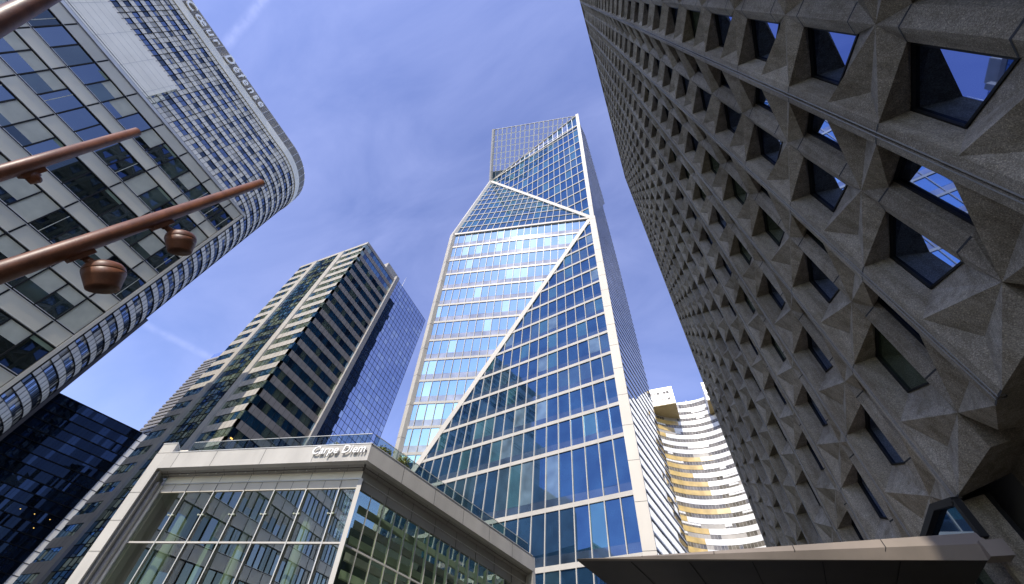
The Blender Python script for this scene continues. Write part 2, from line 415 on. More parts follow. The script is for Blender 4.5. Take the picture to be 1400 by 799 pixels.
# ================================================================== precast concrete tower
H = 3.5; BW = 3.2938; XN = 5.106; Y0 = -0.6505; Z0 = 5.5664
def cp(i, j, s, t, d): return A(XN - d * H, Y0 + (j + s) * BW, Z0 + (i + t) * H)
conc = thing('concrete_tower', 'brown grey precast concrete tower with a faceted star relief and deep set windows', 'office tower', (20, 20, -EYE))
I0, I1, J0, J1 = -2, 29, -2, 14
fac = MB(); rail = MB(); wins = []
CM = 'aggregate_concrete'
for j in range(J0, J1 + 1):
    for i in range(0 if j <= 3 else I0, I1 + 1):
        for sg in (1, -1):
            def q(s, t, d): return cp(i, j, sg * s, t, d)
            def fc(*pts):
                p = [q(*x) for x in pts]
                fac.face(p if sg < 0 else p[::-1], CM)
            Nn, C, Lc, T = (0, 0, 0), (.36, 0, -.005), (.44, .245, .083), (.44, -.24, .083)
            b, r = (.085, .24, -.0425), (.085, -.17, -.0425)
            Nu, ru, Tu = (0, 1, 0), (.085, .83, -.0425), (.44, .76, .083)
            gb, gt, G1, G2 = (.105, .285, -.085), (.105, .865, -.085), (.445, .80, -.085), (.445, .45, -.085)
            fc(Nn, C, Lc); fc(C, T, Lc); fc(Nn, T, C); fc(Nn, r, T)
            fc(Nn, Lc, G2); fc(Nn, G2, gb); fc(Nn, gb, b)
            fc(Nn, b, ru, Nu); fc(b, gb, gt, ru)
            fc(ru, gt, G1); fc(ru, G1, Tu); fc(Tu, G1, G2, Lc)
            fc(T, (.495, -.24, .088), (.495, .245, .088), Lc); fc(Lc, (.495, .245, .088), (.495, .76, .088), Tu)
            fc((.495, -.24, .088), (.495, -.24, .06), (.495, .76, .06), (.495, .76, .088))
            # dark mastic joints round the star
            for t0, t1 in ((.238, .250), (.822, .834)):
                p = [q(0, t0, .0012), q(.085, t0, -.0413), q(.085, t1, -.0413), q(0, t1, .0012)]
                fac.face(p if sg > 0 else p[::-1], 'joint_dark')
            if i % 1 == 0:
                p = [q(.442, -.245, .0845), q(.496, -.245, .0895), q(.496, -.235, .0895), q(.442, -.235, .0845)]
                fac.face(p if sg > 0 else p[::-1], 'joint_dark')
            # window: black frame and a pane a hair out of true
            wb = MB(); nn = A(-1, 0, 0)
            out = [q(*gb), q(*gt), q(*G1), q(*G2)]
            cen = sum(out) / 4
            inn = [p + (cen - p) * 0.06 for p in out]
            for k in range(4):
                a4 = [out[k], out[(k + 1) % 4], inn[(k + 1) % 4], inn[k]]
                wb.slab(a4, nn, -0.06, 0.03, 'frame_black')
            mt = 'glass_concrete' if random.random() < (0.97 if j < 3 else 0.72) else 'glass_concrete_green'
            pane = tilted(inn, nn, 0.004)
            wb.slab(pane, nn, -0.05, -0.03, mt)
            if mt == 'glass_concrete_green' or random.random() < 0.25:      # part-drawn blind behind the lower edge
                pass
            wins.append((out, wb))
    # drip rails running the full height beside each joint
for j in range(J0, J1 + 1):
    a, b = cp(0 if j <= 3 else I0, j, .5, -.24, .06), cp(I1, j, .5, .76, .06)
    rail.box((a[0] - .005, a[1] - .02, a[2]), (a[0] + .03, a[1] + .02, b[2]), 'joint_dark')
    for o in (-.04, .04):
        rail.box((a[0] - .106, a[1] + o - .009, a[2]), (a[0] - .0, a[1] + o + .009, b[2]), 'joint_rail')
for j in range(J0, 4):                                                   # foot of the relief: soffit and a sloping concrete apron below it
    for sg in (1, -1):
        def q(s, t, d): return cp(0, j, sg * s, t, d)
        for p in ([q(0, 0, 0), q(.085, -.17, -.0425), q(.085, -.12, -.26), q(0, -.12, -.26)],
                  [q(.085, -.17, -.0425), q(.44, -.24, .083), q(.44, -.12, -.26), q(.085, -.12, -.26)],
                  [q(.44, -.24, .083), q(.5, -.24, .088), q(.5, -.12, -.26), q(.44, -.12, -.26)],
                  [q(0, -.10, -.25), q(.5, -.10, -.25), q(.5, -.62, -.19), q(0, -.62, -.19)],
                  [q(0, -.62, -.05), q(.5, -.62, -.05), q(.5, -2.1, .13), q(0, -2.1, .13)],
                  [q(0, -.62, -.05), q(.5, -.62, -.05), q(.5, -.62, -.22), q(0, -.62, -.22)]):
            fac.face(p if sg > 0 else p[::-1], CM)
fac.build('facade', conc); rail.build('joint_rail', conc)
ZT = Z0 + (I1 + .76) * H
body = MB()
ya, yb = Y0 + (J0 - .5) * BW, Y0 + (J1 + .5) * BW
body.box((XN + .9, ya, -EYE), (XN + 26, yb - .05, ZT + .6), 'roof_grey')
body.box((XN - .3, yb - .05, -EYE), (XN + 26, yb + .05, ZT), CM)
body.box((XN - .3, ya - .1, -EYE), (XN + 26, ya, ZT), CM)
body.box((XN - .33, ya, ZT + .002), (XN + .9, yb, ZT + .6), CM)
body.build('wall', conc)
# black framed glass porch peeping over the canopy
pfm = MB(); px_ = 4.70
pp = [ray(u, v) for u, v in ((1268, 738), (1283, 693), (1312, 684), (1352, 735))]; pp = [d * (px_ / d[0]) for d in pp]
for a, b in zip(pp[:-1], pp[1:]): pfm.beam(a, b, A(-1, 0, 0), .13, .12, 'frame_black')
pfm.face(pp, 'glass_stripe_dark')
pfm.build('porch_frame', conc)
place_windows(wins, conc)

# ================================================================== faceted glass tower
S = 90.0
M_ = A(-.0661, .5042, 1) * S; N_ = A(-.4431, .4221, 1) * S
T2 = A(-.0449, .4113, 1.7) * S; T1 = A(-.3713, .3408, 1.7) * S; K_ = A(-.4355, .4945, 1.5659) * S
X_ = A(-.512, .580, .3105) * S; X0_ = A(X_[0], X_[1], -EYE); BR_ = A(M_[0], M_[1], -EYE)
SRb = A(-2.78, 65.2, -EYE); G_ = A(-3.1, 63.3, 95); F_ = A(-3.35, 58, 122); T3 = A(-3.0, 44.3, 153)
BLb = A(-45.0, 80.0, -EYE); BLt = A(-44.5, 79.0, 136); T4 = A(-38.0, 64, 143.2)
tower = thing('glass_tower', 'tall glass tower of folded facets with ivory stone edges and one long diagonal', 'skyscraper', (-25, 60, -EYE))

def facet(name, poly, zs, mull0, spacing, mdir, band, panes, frit, band_mat='ivory_metal', mull_w=0.11, mull_d=0.15, frit_h=0.0, tiltv=0.0045, extra=()):
    """Curtain wall on a flat facet: floor bands at the heights zs, mullions along mdir, a pane in every cell."""
    P = [A(p) for p in poly]
    nrm = unit(np.cross(P[1] - P[0], P[2] - P[0]))
    if np.dot(nrm, -P[0]) < 0: nrm = -nrm
    e1 = unit(np.cross(A(0, 0, 1), nrm)); e2 = np.cross(nrm, e1)
    O = P[mull0]
    md = A(mdir); md = md - nrm * np.dot(md, nrm)
    lean = np.dot(md, e1) / np.dot(md, e2)                       # sideways drift of the mullions per metre up the slope
    to2 = lambda p: (float(np.dot(p - O, e1)), float(np.dot(p - O, e2)))
    to3 = lambda q: O + e1 * q[0] + e2 * q[1]
    Q = [to2(p) for p in P]
    rise = e2[2]
    vs = [(z - O[2]) / rise for z in zs]
    lo = min(q[0] - lean * q[1] for q in Q); hi = max(q[0] - lean * q[1] for q in Q)
    ks = range(math.floor(lo / spacing) - 1, math.ceil(hi / spacing) + 1)
    fr = MB(); wins = []
    for v0, v1 in zip(vs[:-1], vs[1:]):
        row = clip(clip(Q, 0, -1, -v0), 0, 1, v1)
        if area2(row) < .05: continue
        bl = clip(clip(Q, 0, -1, -(v0 - band / 2)), 0, 1, v0 + band / 2)
        if area2(bl) > .02: fr.slab([to3(q) for q in bl], nrm, -0.05, 0.14, band_mat)
        for t in extra:
            bl = clip(clip(row, 0, -1, -(v0 + (v1 - v0) * t - .06)), 0, 1, v0 + (v1 - v0) * t + .06)
            if area2(bl) > .02: fr.slab([to3(q) for q in bl], nrm, -0.05, 0.08, band_mat)
        for k in ks:
            c = clip(clip(row, -1, lean, -k * spacing), 1, -lean, (k + 1) * spacing)
            if area2(c) < .08: continue
            mb = MB()
            pts = tilted([to3(q) for q in c], nrm, tiltv)
            mat = random.choice(panes)
            if frit_h:
                vf = v0 + band / 2 + frit_h
                lowp = clip(c, 0, 1, vf); upp = clip(c, 0, -1, -vf)
                cen = sum(to3(q) for q in c) / len(c)
                if area2(lowp) > .02: mb.face(tilted([to3(q) for q in lowp], nrm, tiltv), frit)
                if area2(upp) > .02: mb.face(tilted([to3(q) for q in upp], nrm, tiltv), mat)
            else: mb.face(pts, mat)
            wins.append(([to3(q) for q in c], mb))
    for k in ks:                                                     # mullion fins
        x = k * spacing
        line = clip(clip(Q, -1, lean, -(x - mull_w / 2)), 1, -lean, x + mull_w / 2)
        line = clip(clip(line, 0, -1, -(vs[0] - band / 2)), 0, 1, vs[-1]) if len(line) > 2 else line
        if area2(line) > .02: fr.slab([to3(q) for q in line], nrm, -0.05, mull_d, band_mat)
    return fr.build(name, tower), wins

tw = []
P2 = 4.75
zr = [-EYE, 4.0, 10.4, 17.2, 23.4, 30.7] + [30.7 + P2 * k for k in range(1, 13)] + [90.0]
o, w = facet('facade_frame', [M_, X_, X0_, BR_], zr, 0, 1.9, (0, 0, 1), .54, ['glass_deep'] * 11 + ['glass_deep_teal', 'glass_deep_teal', 'glass_mid', 'glass_mid', 'glass_deep_blind'], 'glass_deep_frit', frit_h=1.0)
tw += w
P1 = 4.42
zl = [90 - P1 * k for k in range(14, -1, -1)]
o, w = facet('facade_frame', [M_, N_, X_], zl, 1, 1.68, X_ - N_, .45, ['glass_sky'] * 4 + ['glass_sky_pale'], 'glass_frit', frit_h=1.15)
tw += w
zm = [90 + 4.75 * k for k in range(0, 12)]
o, w = facet('facade_frame', [M_, K_, N_], zm, 2, 1.68, K_ - N_, .36, ['glass_mid'] * 4 + ['glass_deep_teal'], None, mull_w=.14)
tw += w
# upper right facet: floors, then the open crown under its parapet line
zu = [90.0 + 4.75 * k for k in range(0, 12)] + [145.5]
def atz(a, b, z): return a + (b - a) * (z - a[2]) / (b[2] - a[2])
Kp = atz(K_, T2, K_[2] + .05); Up = atz(M_, T2, 144.6)
o, w = facet('facade_frame', [M_, Up, Kp], zu, 0, 1.9, T2 - M_, .36, ['glass_deep'] * 4 + ['glass_mid', 'glass_deep_teal'], None, mull_w=.14)
tw += w
o, w = facet('crown_frame', [Up, T2, Kp], [138.0, 145.5, 153.0], 0, 1.9, T2 - M_, .2, ['glass_crown', 'glass_mid'], None, mull_w=.2, band_mat='tower_white')
tw += w
zt = [K_[2] - 6 + 3.9 * k for k in range(0, 3)]
d1 = atz(K_, T1, 143.2)
o, w = facet('facade_frame', [K_, d1, atz(K_, T2, 143.2)], [136, 139.4, 143.2], 0, 1.68, T1 - K_, .45, ['glass_sky'] * 3 + ['glass_mid'], None, mull_w=.17)
tw += w
o, w = facet('crown_frame', [d1, T1, T2, atz(K_, T2, 143.2)], [143.2, 144.6, 146.0, 147.4, 148.8, 150.2, 151.6, 153.0], 0, 1.68, T1 - K_, .22, ['glass_crown'], None, mull_w=.36, mull_d=.3, band_mat='tower_white')
tw += w
# right flank, seen almost edge on: glass with dark slot lines at every floor
def flank(poly, name):
    P = [A(p) for p in poly]; n = unit(np.cross(P[1] - P[0], P[2] - P[0]))
    if n[0] < 0: n = -n
    e1 = unit(np.cross(A(0, 0, 1), n)); e2 = np.cross(n, e1); O = P[0]
    to2 = lambda p: (float(np.dot(p - O, e1)), float(np.dot(p - O, e2))); to3 = lambda q: O + e1 * q[0] + e2 * q[1]
    Q = [to2(p) for p in P]; gl, fr = MB(), MB()
    vlo = min(q[1] for q in Q); vhi = max(q[1] for q in Q); k = 0; v = vlo
    while v < vhi:
        row = clip(clip(Q, 0, -1, -v), 0, 1, v + 1.583)
        u = min(q[0] for q in row) if len(row) > 2 else 0
        while len(row) > 2 and u < max(q[0] for q in row):
            c = clip(clip(row, -1, 0, -u), 1, 0, u + 1.9)
            if area2(c) > .05: gl.face(tilted([to3(q) for q in c], n, .004), 'glass_side')
            u += 1.9
        slot = clip(row, 0, 1, v + .26)
        if area2(slot) > .02: fr.slab([to3(q) for q in slot], n, .0, .03, 'frame_black' if k % 2 else 'bronze_dark')
        fin = clip(clip(row, 0, -1, -(v + .26)), 0, 1, v + .46)
        if area2(fin) > .02: fr.slab([to3(q) for q in fin], n, .0, .05, 'alu_light')
        v += 1.583; k += 1
    fr.slab(P, n, -.2, -.05, 'frame_black')
    gl.build(name, tower); fr.build('flank_frame', tower)
flank([BR_, M_, G_, SRb], 'flank_glazing')
flank([M_, T2, T3, F_], 'flank_glazing')
flank([M_, F_, G_], 'flank_glazing')
# left and rear sides close the volume
bk = MB()
for tri in ([X0_, X_, BLt], [X0_, BLt, BLb], [X_, N_, BLt], [N_, K_, BLt], [K_, d1, T4], [K_, T4, BLt],
            [BLb, BLt, G_], [BLb, G_, SRb], [BLt, T4, F_], [BLt, F_, G_], [d1, T4, atz(K_, T2, 143.2)], [T4, F_, atz(K_, T2, 143.2)]):
    bk.face(tri, 'glass_rear')
bk.build('rear_wall', tower)
# ivory stone edges
def edge(name, pts, w, d, mat='ivory_stone', n=None, joints=0):
    e = MB()
    for a, b in zip(pts[:-1], pts[1:]):
        nn = n if n is not None else unit(-(A(a) + A(b)) / 2)
        dd = unit(A(b) - A(a)); nn = unit(nn - dd * np.dot(nn, dd))
        e.beam(a, b, nn, w, d, mat, off=-d * .4)
        if joints:
            LL = np.linalg.norm(A(b) - A(a)); s = joints
            while s < LL:
                c = A(a) + dd * s
                e.beam(c - dd * .02, c + dd * .02, nn, w + .02, d, 'joint_dark', off=-d * .4 + .01); s += joints
    return e.build(name, tower)
fw = unit(A(-.05, -1, 0))
off = A(.35, 0, 0)
edge('corner_pillar', [BR_ + off, M_ + off], 1.35, .9, n=A(0.05, -1, 0), joints=4.75)
edge('corner_pillar', [M_ + off, T2 + A(.3, 0, .8)], 1.0, .8, n=A(0.05, -1, 0), joints=4.75)
edge('edge_trim', [X0_, X_, N_], 1.25, .9, n=unit(A(-.4, -1, -.2)), joints=6)
edge('edge_trim', [N_, K_], 1.1, .8, n=unit(A(-.35, -1, .1)))
edge('edge_trim', [K_, T1 + A(0, 0, .6)], .95, .8, n=unit(A(-.3, -1, .0)))
edge('diagonal_trim', [X_ + A(.3, 0, 0), M_], .95, .6, n=unit(A(.05, -1, -.1)))
edge('diagonal_trim', [M_, K_], .95, .7, n=unit(A(0, -1, 0)))
edge('diagonal_trim', [N_, M_], .75, .5, n=unit(A(.2, -1, 0)))
edge('diagonal_trim', [K_, T2], .5, .5, n=unit(A(.1, -1, 0)))
edge('diagonal_trim', [Kp, Up], .55, .45, n=unit(A(.1, -1, 0)))
edge('parapet_trim', [T1, T2], .22, .3, 'alu_light', n=unit(A(.1, -1, 0)))
place_windows(tw, tower)
# lit ceiling strips and pale round columns just behind the lower glass would be hidden by the coating, so none are built

# ================================================================== low office block on the left
XO = -38.2
off_b = thing('office_block', 'low grey panelled office block with black joints and square windows, some with pale blinds drawn', 'office block', (XO - 12, -18, -EYE))
PIT = .102 * 38.2; BAY = 2.922; YE = .150 * 38.2; ZR = 1.0025 * 38.2
fr = MB(); pan = MB(); wins = []
xs = XO
y_hi = YE; ys0 = YE - BAY / 2          # the last bay at the corner is a half one
edges = [YE] + [ys0 - BAY * k for k in range(0, 18)]
nrm = A(1, 0, 0)
nf = 11
for fl in range(nf):
    pan = MB()
    zt_ = ZR - PIT * fl                # top of the spandrel of this floor
    zs_ = zt_ - 1.40                   # below it the windows
    zb_ = zt_ - PIT
    for e in range(len(edges) - 1):
        y1, y0 = edges[e], edges[e + 1]
        pan.hexa([A(xs - .1, y0 + .06, zs_ + .06), A(xs + .0, y0 + .06, zs_ + .06), A(xs + .0, y1 - .06, zs_ + .06), A(xs - .1, y1 - .06, zs_ + .06),
                  A(xs - .1, y0 + .06, zt_ - .06), A(xs + .0, y0 + .06, zt_ - .06), A(xs + .0, y1 - .06, zt_ - .06), A(xs - .1, y1 - .06, zt_ - .06)],
                 'panel_grey' if random.random() < .6 else 'panel_grey_b')
        n_sub = 1 if e == 0 else 2
        state = random.random()
        for s in range(n_sub):
            a, b = y0 + (y1 - y0) * s / n_sub + .05, y0 + (y1 - y0) * (s + 1) / n_sub - .05
            lo, hi = zb_ + .07, zs_ - .05
            mb = MB(); gx = xs - .06
            m = random.choices(['glass_office', 'glass_office_dark', 'glass_office_room'], [.5, .3, .2])[0]
            P = [A(gx, a, lo), A(gx, b, lo), A(gx, b, hi), A(gx, a, hi)]
            st = random.random() if random.random() < .45 else state
            if st < .10:
                mb.face(tilted(P, nrm, .003), 'blind_pale')
            elif st < .38:
                c = lo + (hi - lo) * random.choice([.3, .45, .55, .62])
                mb.face(tilted([A(gx, a, lo), A(gx, b, lo), A(gx, b, c), A(gx, a, c)], nrm, .003), m)
                mb.face([A(gx, a, c), A(gx, b, c), A(gx, b, hi), A(gx, a, hi)], 'blind_pale')
            elif st < .55:
                mb.face(tilted(P, nrm, .004), m)
                yy = a + (b - a) * random.uniform(.3, .7)
                mb.box((gx - .01, yy - .025, lo), (gx + .02, yy + .025, hi), 'blind_pale')
            else:
                mb.face(tilted(P, nrm, .004), m)
                if random.random() < .35:
                    mb.face([A(gx + .004, a, hi - .28), A(gx + .004, b, hi - .28), A(gx + .004, b, hi), A(gx + .004, a, hi)], 'blind_green')
            for q in ((a - .05, a), (b, b + .05)):
                mb.box((gx - .02, q[0], lo), (xs + .01, q[1], hi), 'frame_black')
            mb.box((gx - .02, a, lo - .04), (xs + .03, b, lo), 'alu_light')
            wins.append((P, mb))
    pan.build('spandrel_band', off_b)
    # floor lines: a black shadow joint with bright edges
    for z, m, h, d in ((zt_, 'frame_black', .075, .015), (zs_, 'frame_black', .07, .015), (zt_ - .10, 'alu_light', .035, .04), (zs_ + .09, 'alu_light', .03, .04)):
        fr.box((xs - .12, edges[-1], z - h / 2), (xs + d, YE, z + h / 2), m)
for e in edges[1:]:
    fr.box((xs - .12, e - .042, -EYE), (xs + .03, e + .042, ZR), 'frame_black')
fr.box((xs - .15, YE, -EYE), (xs + .06, YE + .26, ZR), 'pavilion_band')
fr.box((xs - .13, YE + .262, -EYE), (xs + .03, YE + .36, ZR), 'frame_black')
fr.box((xs - .15, edges[-1], ZR + .001), (xs + .10, YE + .36, ZR + .35), 'alu_light')
fr.box((xs - .15, edges[-1], ZR + .352), (xs + .03, YE + .36, ZR + .45), 'frame_black')
fr.build('facade_frame', off_b)
bd = MB(); bd.box((XO - 26, edges[-1], -EYE), (XO - .13, YE + .2, ZR), 'roof_grey'); bd.box((XO - 64, -42, -EYE), (XO - 37.3, 10.6, 74), 'panel_grey_b'); bd.build('wall', off_b)  # second box: unseen tall wing added to shade the striped tower's lower front
place_windows(wins, off_b)

# ================================================================== tall slab with the rounded end
XS = -117.6; RS = 20.0; YC = 7.8
slab = thing('slab_tower', 'tall pale slab tower with a rounded end, chequered small windows and white roof lettering', 'office tower', (XS - 20, -30, -EYE))
ZTOP = 1.402 * 117.6; ZC1 = 1.357 * 117.6; ZC0 = 1.328 * 117.6; FP = 3.9; CW = 1.46
def path(s, out=0.0):
    """Plan of the facade: straight along y, then a half circle; s is measured from the tangent point."""
    if s <= 0: return A(XS + out, YC + s, 0), A(1, 0, 0)
    t = min(s / RS, math.pi)
    n = A(math.cos(t), math.sin(t), 0)
    return A(XS - RS, YC, 0) + n * (RS + out), n
smin, smax = -74.0, RS * 2.6
cells = int((smax - smin) / CW)
pan, fr, wins = MB(), MB(), []
nfl = 34
for f in range(nfl):
    z1 = ZC0 - FP * f; zs_ = z1 - 1.75; z0 = z1 - FP
    open_run = 0
    for c in range(cells):
        s0 = smin + CW * c; s1 = s0 + CW
        a, na = path(s0); b, nb = path(s1)
        yv = (a[1] + b[1]) / 2
        if z1 < 125 and yv < -22 and a[0] > -118: continue                # behind the blank white wall
        up = lambda p, z: A(p[0], p[1], z)
        pan.face([up(a, zs_), up(b, zs_), up(b, z1), up(a, z1)], 'slab_panel')
        if open_run <= 0 and random.random() < .5: open_run = random.choice([1, 1, 2, 3, 4])
        ia, ib = a - na * .2, b - nb * .2
        P = [up(ia, z0), up(ib, z0), up(ib, zs_), up(ia, zs_)]
        mb = MB(); n = unit(na + nb)
        if open_run > 0 or s0 > 0 and random.random() < .45:
            open_run -= 1
            m = random.choices(['glass_slab', 'glass_slab_dark'], [.6, .4])[0]
            if random.random() < .3:
                h = z0 + (zs_ - z0) * random.choice([.4, .55, .7])
                mb.face(tilted([P[0], P[1], up(ib, h), up(ia, h)], n, .003), m); mb.face([up(ia, h), up(ib, h), P[2], P[3]], 'slab_blind')
            else: mb.face(tilted(P, n, .003), m)
        else:
            mb.face(P, 'slab_blind' if random.random() < .55 else 'slab_panel')
        mb.face([up(a, zs_), up(b, zs_), up(ib, zs_), up(ia, zs_)], 'frame_black')
        wins.append((P, mb))
for f in range(nfl + 1):                                                # thin floor joints
    z = ZC0 - FP * f
    for c in range(cells):
        s0 = smin + CW * c
        if z < 125 and s0 < -30: continue
        a, na = path(s0); b, nb = path(s0 + CW)
        for zz, h in ((z, .05), (z - 1.75, .05)):
            fr.hexa([A(a[0], a[1], zz - h) - na * .05, A(a[0], a[1], zz - h) + na * .03, A(b[0], b[1], zz - h) + nb * .03, A(b[0], b[1], zz - h) - nb * .05,
                     A(a[0], a[1], zz + h) - na * .05, A(a[0], a[1], zz + h) + na * .03, A(b[0], b[1], zz + h) + nb * .03, A(b[0], b[1], zz + h) - nb * .05], 'frame_black')
for c in range(0, cells + 1):
    s0 = smin + CW * c; a, na = path(s0); t = A(-na[1], na[0], 0)
    wdt, dep, mat = (.04, .05, 'frame_black') if c % 4 else (.08, .10, 'frame_black')
    zlo = 125 if (s0 < -30) else 28
    fr.hexa([A(*(a + t * k1 * wdt + na * k2)[:2], z) for z in (zlo, ZC0) for k1, k2 in ((-1, -.1), (1, -.1), (1, dep), (-1, dep))], mat)
pan.build('spandrel_panel', slab); fr.build('facade_frame', slab)
core = MB(); ring = []
for c in range(0, 60):
    s = smin + (RS * math.pi - smin) * c / 59
    p, n = path(s, -.25); ring.append(p)
ring += [A(XS - 2 * RS, smin, 0)]
for a, b in zip(ring, ring[1:] + ring[:1]):
    core.face([A(a[0], a[1], -EYE), A(b[0], b[1], -EYE), A(b[0], b[1], ZC1), A(a[0], a[1], ZC1)], 'slab_panel')
core.face([A(p[0], p[1], ZC1) for p in ring], 'roof_grey')
core.build('wall', slab)
cr_, lv = MB(), MB(); K = 90
for k in range(K):
    s0 = smin + (RS * 3.0 - smin) * k / K; s1 = smin + (RS * 3.0 - smin) * (k + 1) / K
    for (zl_, zh_, o1, m, dst) in ((ZC0, ZC1, .35, 'panel_white', cr_), (ZC1, ZTOP, .1, 'louvre', lv)):
        a, na = path(s0, o1); b, nb = path(s1, o1); ai, bi = a - na * .8, b - nb * .8
        dst.hexa([A(p[0], p[1], z) for z in (zl_ + .001, zh_) for p in (ai, a, b, bi)], m)
    nl_ = 12
    for q in range(nl_):
        z = ZC1 + .2 + (ZTOP - ZC1 - .3) * q / nl_
        a, na = path(s0, .1); b, nb = path(s1, .1)
        lv.hexa([A(p[0], p[1], zz) for zz in (z, z + .16) for p in (a, a + na * .12, b + nb * .12, b)], 'granite_grey')
    if k % 2 == 0:
        a, na = path(s0, .1); t = A(-na[1], na[0], 0)
        lv.hexa([A(*(a + t * k1 * .07 + na * k2)[:2], z) for z in (ZC1, ZTOP + .02) for k1, k2 in ((-1, 0), (1, 0), (1, .2), (-1, .2))], 'alu_light')
cr_.build('cornice', slab); lv.build('louvre_band', slab)
# blank white wall that stands proud of the lower floors, with its glass fin
wp = MB()
zT, zB = 131.2, 20.0
wp.box((XS + .02, smin, zB), (XS + .55, -21.4, zT), 'panel_white')
for k in range(1, 14):
    z = zT - 2.15 * k; wp.box((XS + .5, smin, z - .03), (XS + .56, -21.4, z + .03), 'granite_grey')
for k in range(0, 9):
    y = -21.4 - 7.6 * k - 1.2; wp.box((XS + .5, y - .03, zB), (XS + .565, y + .03, zT), 'granite_grey')
for z in (119.6, 117.9):
    wp.box((XS + .5, smin, z - .05), (XS + .62, -19.5, z + .05), 'frame_black')
wp.build('blank_wall', slab)
fn = MB(); fn.slab([A(XS + .6, -21.4, 131.0), A(XS + 3.2, -18.9, 118.0), A(XS + .6, -18.9, 118.0)], unit(A(.6, -.75, .2)), -.06, .06, 'glass_sky_pale'); fn.build('glass_fin', slab)
def hid(c):                                                             # cells the low block or the blank wall cover
    return (c[1] / -c[0] < .150 and c[2] / -c[0] < 1.02) or (c[2] < 131 and c[1] < -22)
place_windows(wins, slab, hidden=hid)

def lettering(text, name, parent, origin, right, up, height, length, depth, mat, shear=0.0, space=1.0):
    cu = bpy.data.curves.new(name, 'FONT'); cu.body = text; cu.size = 1.0; cu.extrude = 0.05; cu.shear = shear; cu.space_character = space
    cu.offset = 0.012
    o = bpy.data.objects.new(name, cu); COL.objects.link(o)
    bpy.context.view_layer.update()
    me = bpy.data.meshes.new_from_object(o.evaluated_get(bpy.context.evaluated_depsgraph_get()))
    bpy.data.objects.remove(o); bpy.data.curves.remove(cu)
    vs = np.array([v.co[:] for v in me.vertices]); lo, hi = vs.min(0), vs.max(0)
    capH = hi[1] - lo[1]
    r, u = unit(right), unit(up); n = np.cross(r, u)
    mb = MB(); X = [A(origin) + r * (v[0] - lo[0]) / (hi[0] - lo[0]) * length + u * (v[1] - lo[1]) / capH * height + n * (v[2] + .05) / .1 * depth for v in vs]
    mb.mesh(X, [tuple(p.vertices) for p in me.polygons], mat)
    bpy.data.meshes.remove(me)
    return mb.build(name, parent)
lettering('C\u0153ur', 'roof_lettering', slab, A(XS + .5, -45.0, 160.1), A(0, 1, 0), A(0, 0, 1), 3.6, 14.0, .5, 'letter_white', space=1.35)
lettering('D\u00e9fense', 'roof_lettering', slab, A(XS + .5, -27.2, 160.1), A(0, 1, 0), A(0, 0, 1), 4.0, 18.6, .5, 'letter_white', space=1.35)

# ================================================================== striped office tower with the mirror wing
XA, YA = -72.9, 37.4; PF = .0494 * 72.9
ZRA = 1.4325 * 72.9; ZRM = 1.4615 * 72.9
YB0, YB1, YM1 = .719 * 72.9, .737 * 72.9, .999 * 72.9
st = thing('striped_tower', 'tower in bands of stone and dark glass with a blue mirror glass wing', 'office tower', (-86, 52, -EYE))
wl, fr, wins = MB(), MB(), []
nfl = 29
# front face (towards the viewer): stone columns, banded bays, a strip of curtain wall between two piers
XL = YA * -2.672
piers = [(-83.1, -81.2), (-93.6, -91.9)]
cols = [(-81.2, XA), (XL, -93.6)]
def ribbon(o, e, ln, z0, z1, n, nb, mats, depth, up=A(0, 0, 1), frm='frame_black'):
    """One strip window: nb panes, thin mullions, set back by depth."""
    mb = MB(); o, e, n = A(o), unit(e), unit(n); back = -n * depth
    for k in range(nb):
        a, b = o + e * (ln * k / nb) + back, o + e * (ln * (k + 1) / nb) + back
        mb.face(tilted([A(a[0], a[1], z0), A(b[0], b[1], z0), A(b[0], b[1], z1), A(a[0], a[1], z1)], n, .006), random.choice(mats))
        if k:
            mb.beam(A(a[0], a[1], z0), A(a[0], a[1], z1), n, .05, .03, frm)
    a, b = o, o + e * ln
    for z in (z0, z1):                                                  # reveals
        mb.face([A(a[0], a[1], z), A(b[0], b[1], z), A(*(b + back)[:2], z), A(*(a + back)[:2], z)], 'granite_brown')
    c = [A(a[0], a[1], z0), A(b[0], b[1], z0), A(b[0], b[1], z1), A(a[0], a[1], z1)]
    return c, mb
def band(o, e, ln, z0, z1, n, mat, joint, dst, jm='joint_dark'):
    o, e, n = A(o), unit(e), unit(n)
    a, b = o, o + e * ln; p = lambda v, z, d: A(v[0] + n[0] * d, v[1] + n[1] * d, z)
    dst.hexa([p(a, z0, -.5), p(b, z0, -.5), p(b, z0, 0), p(a, z0, 0), p(a, z1, -.5), p(b, z1, -.5), p(b, z1, 0), p(a, z1, 0)], mat)
    k = 1
    while k * joint < ln - .2:
        q = o + e * (k * joint); dst.beam(p(q, z0 + .02, -.01), p(q, z1 - .02, -.01), n, .05, .014, jm); k += 1
nF, nR = A(0, -1, 0), A(1, 0, 0)
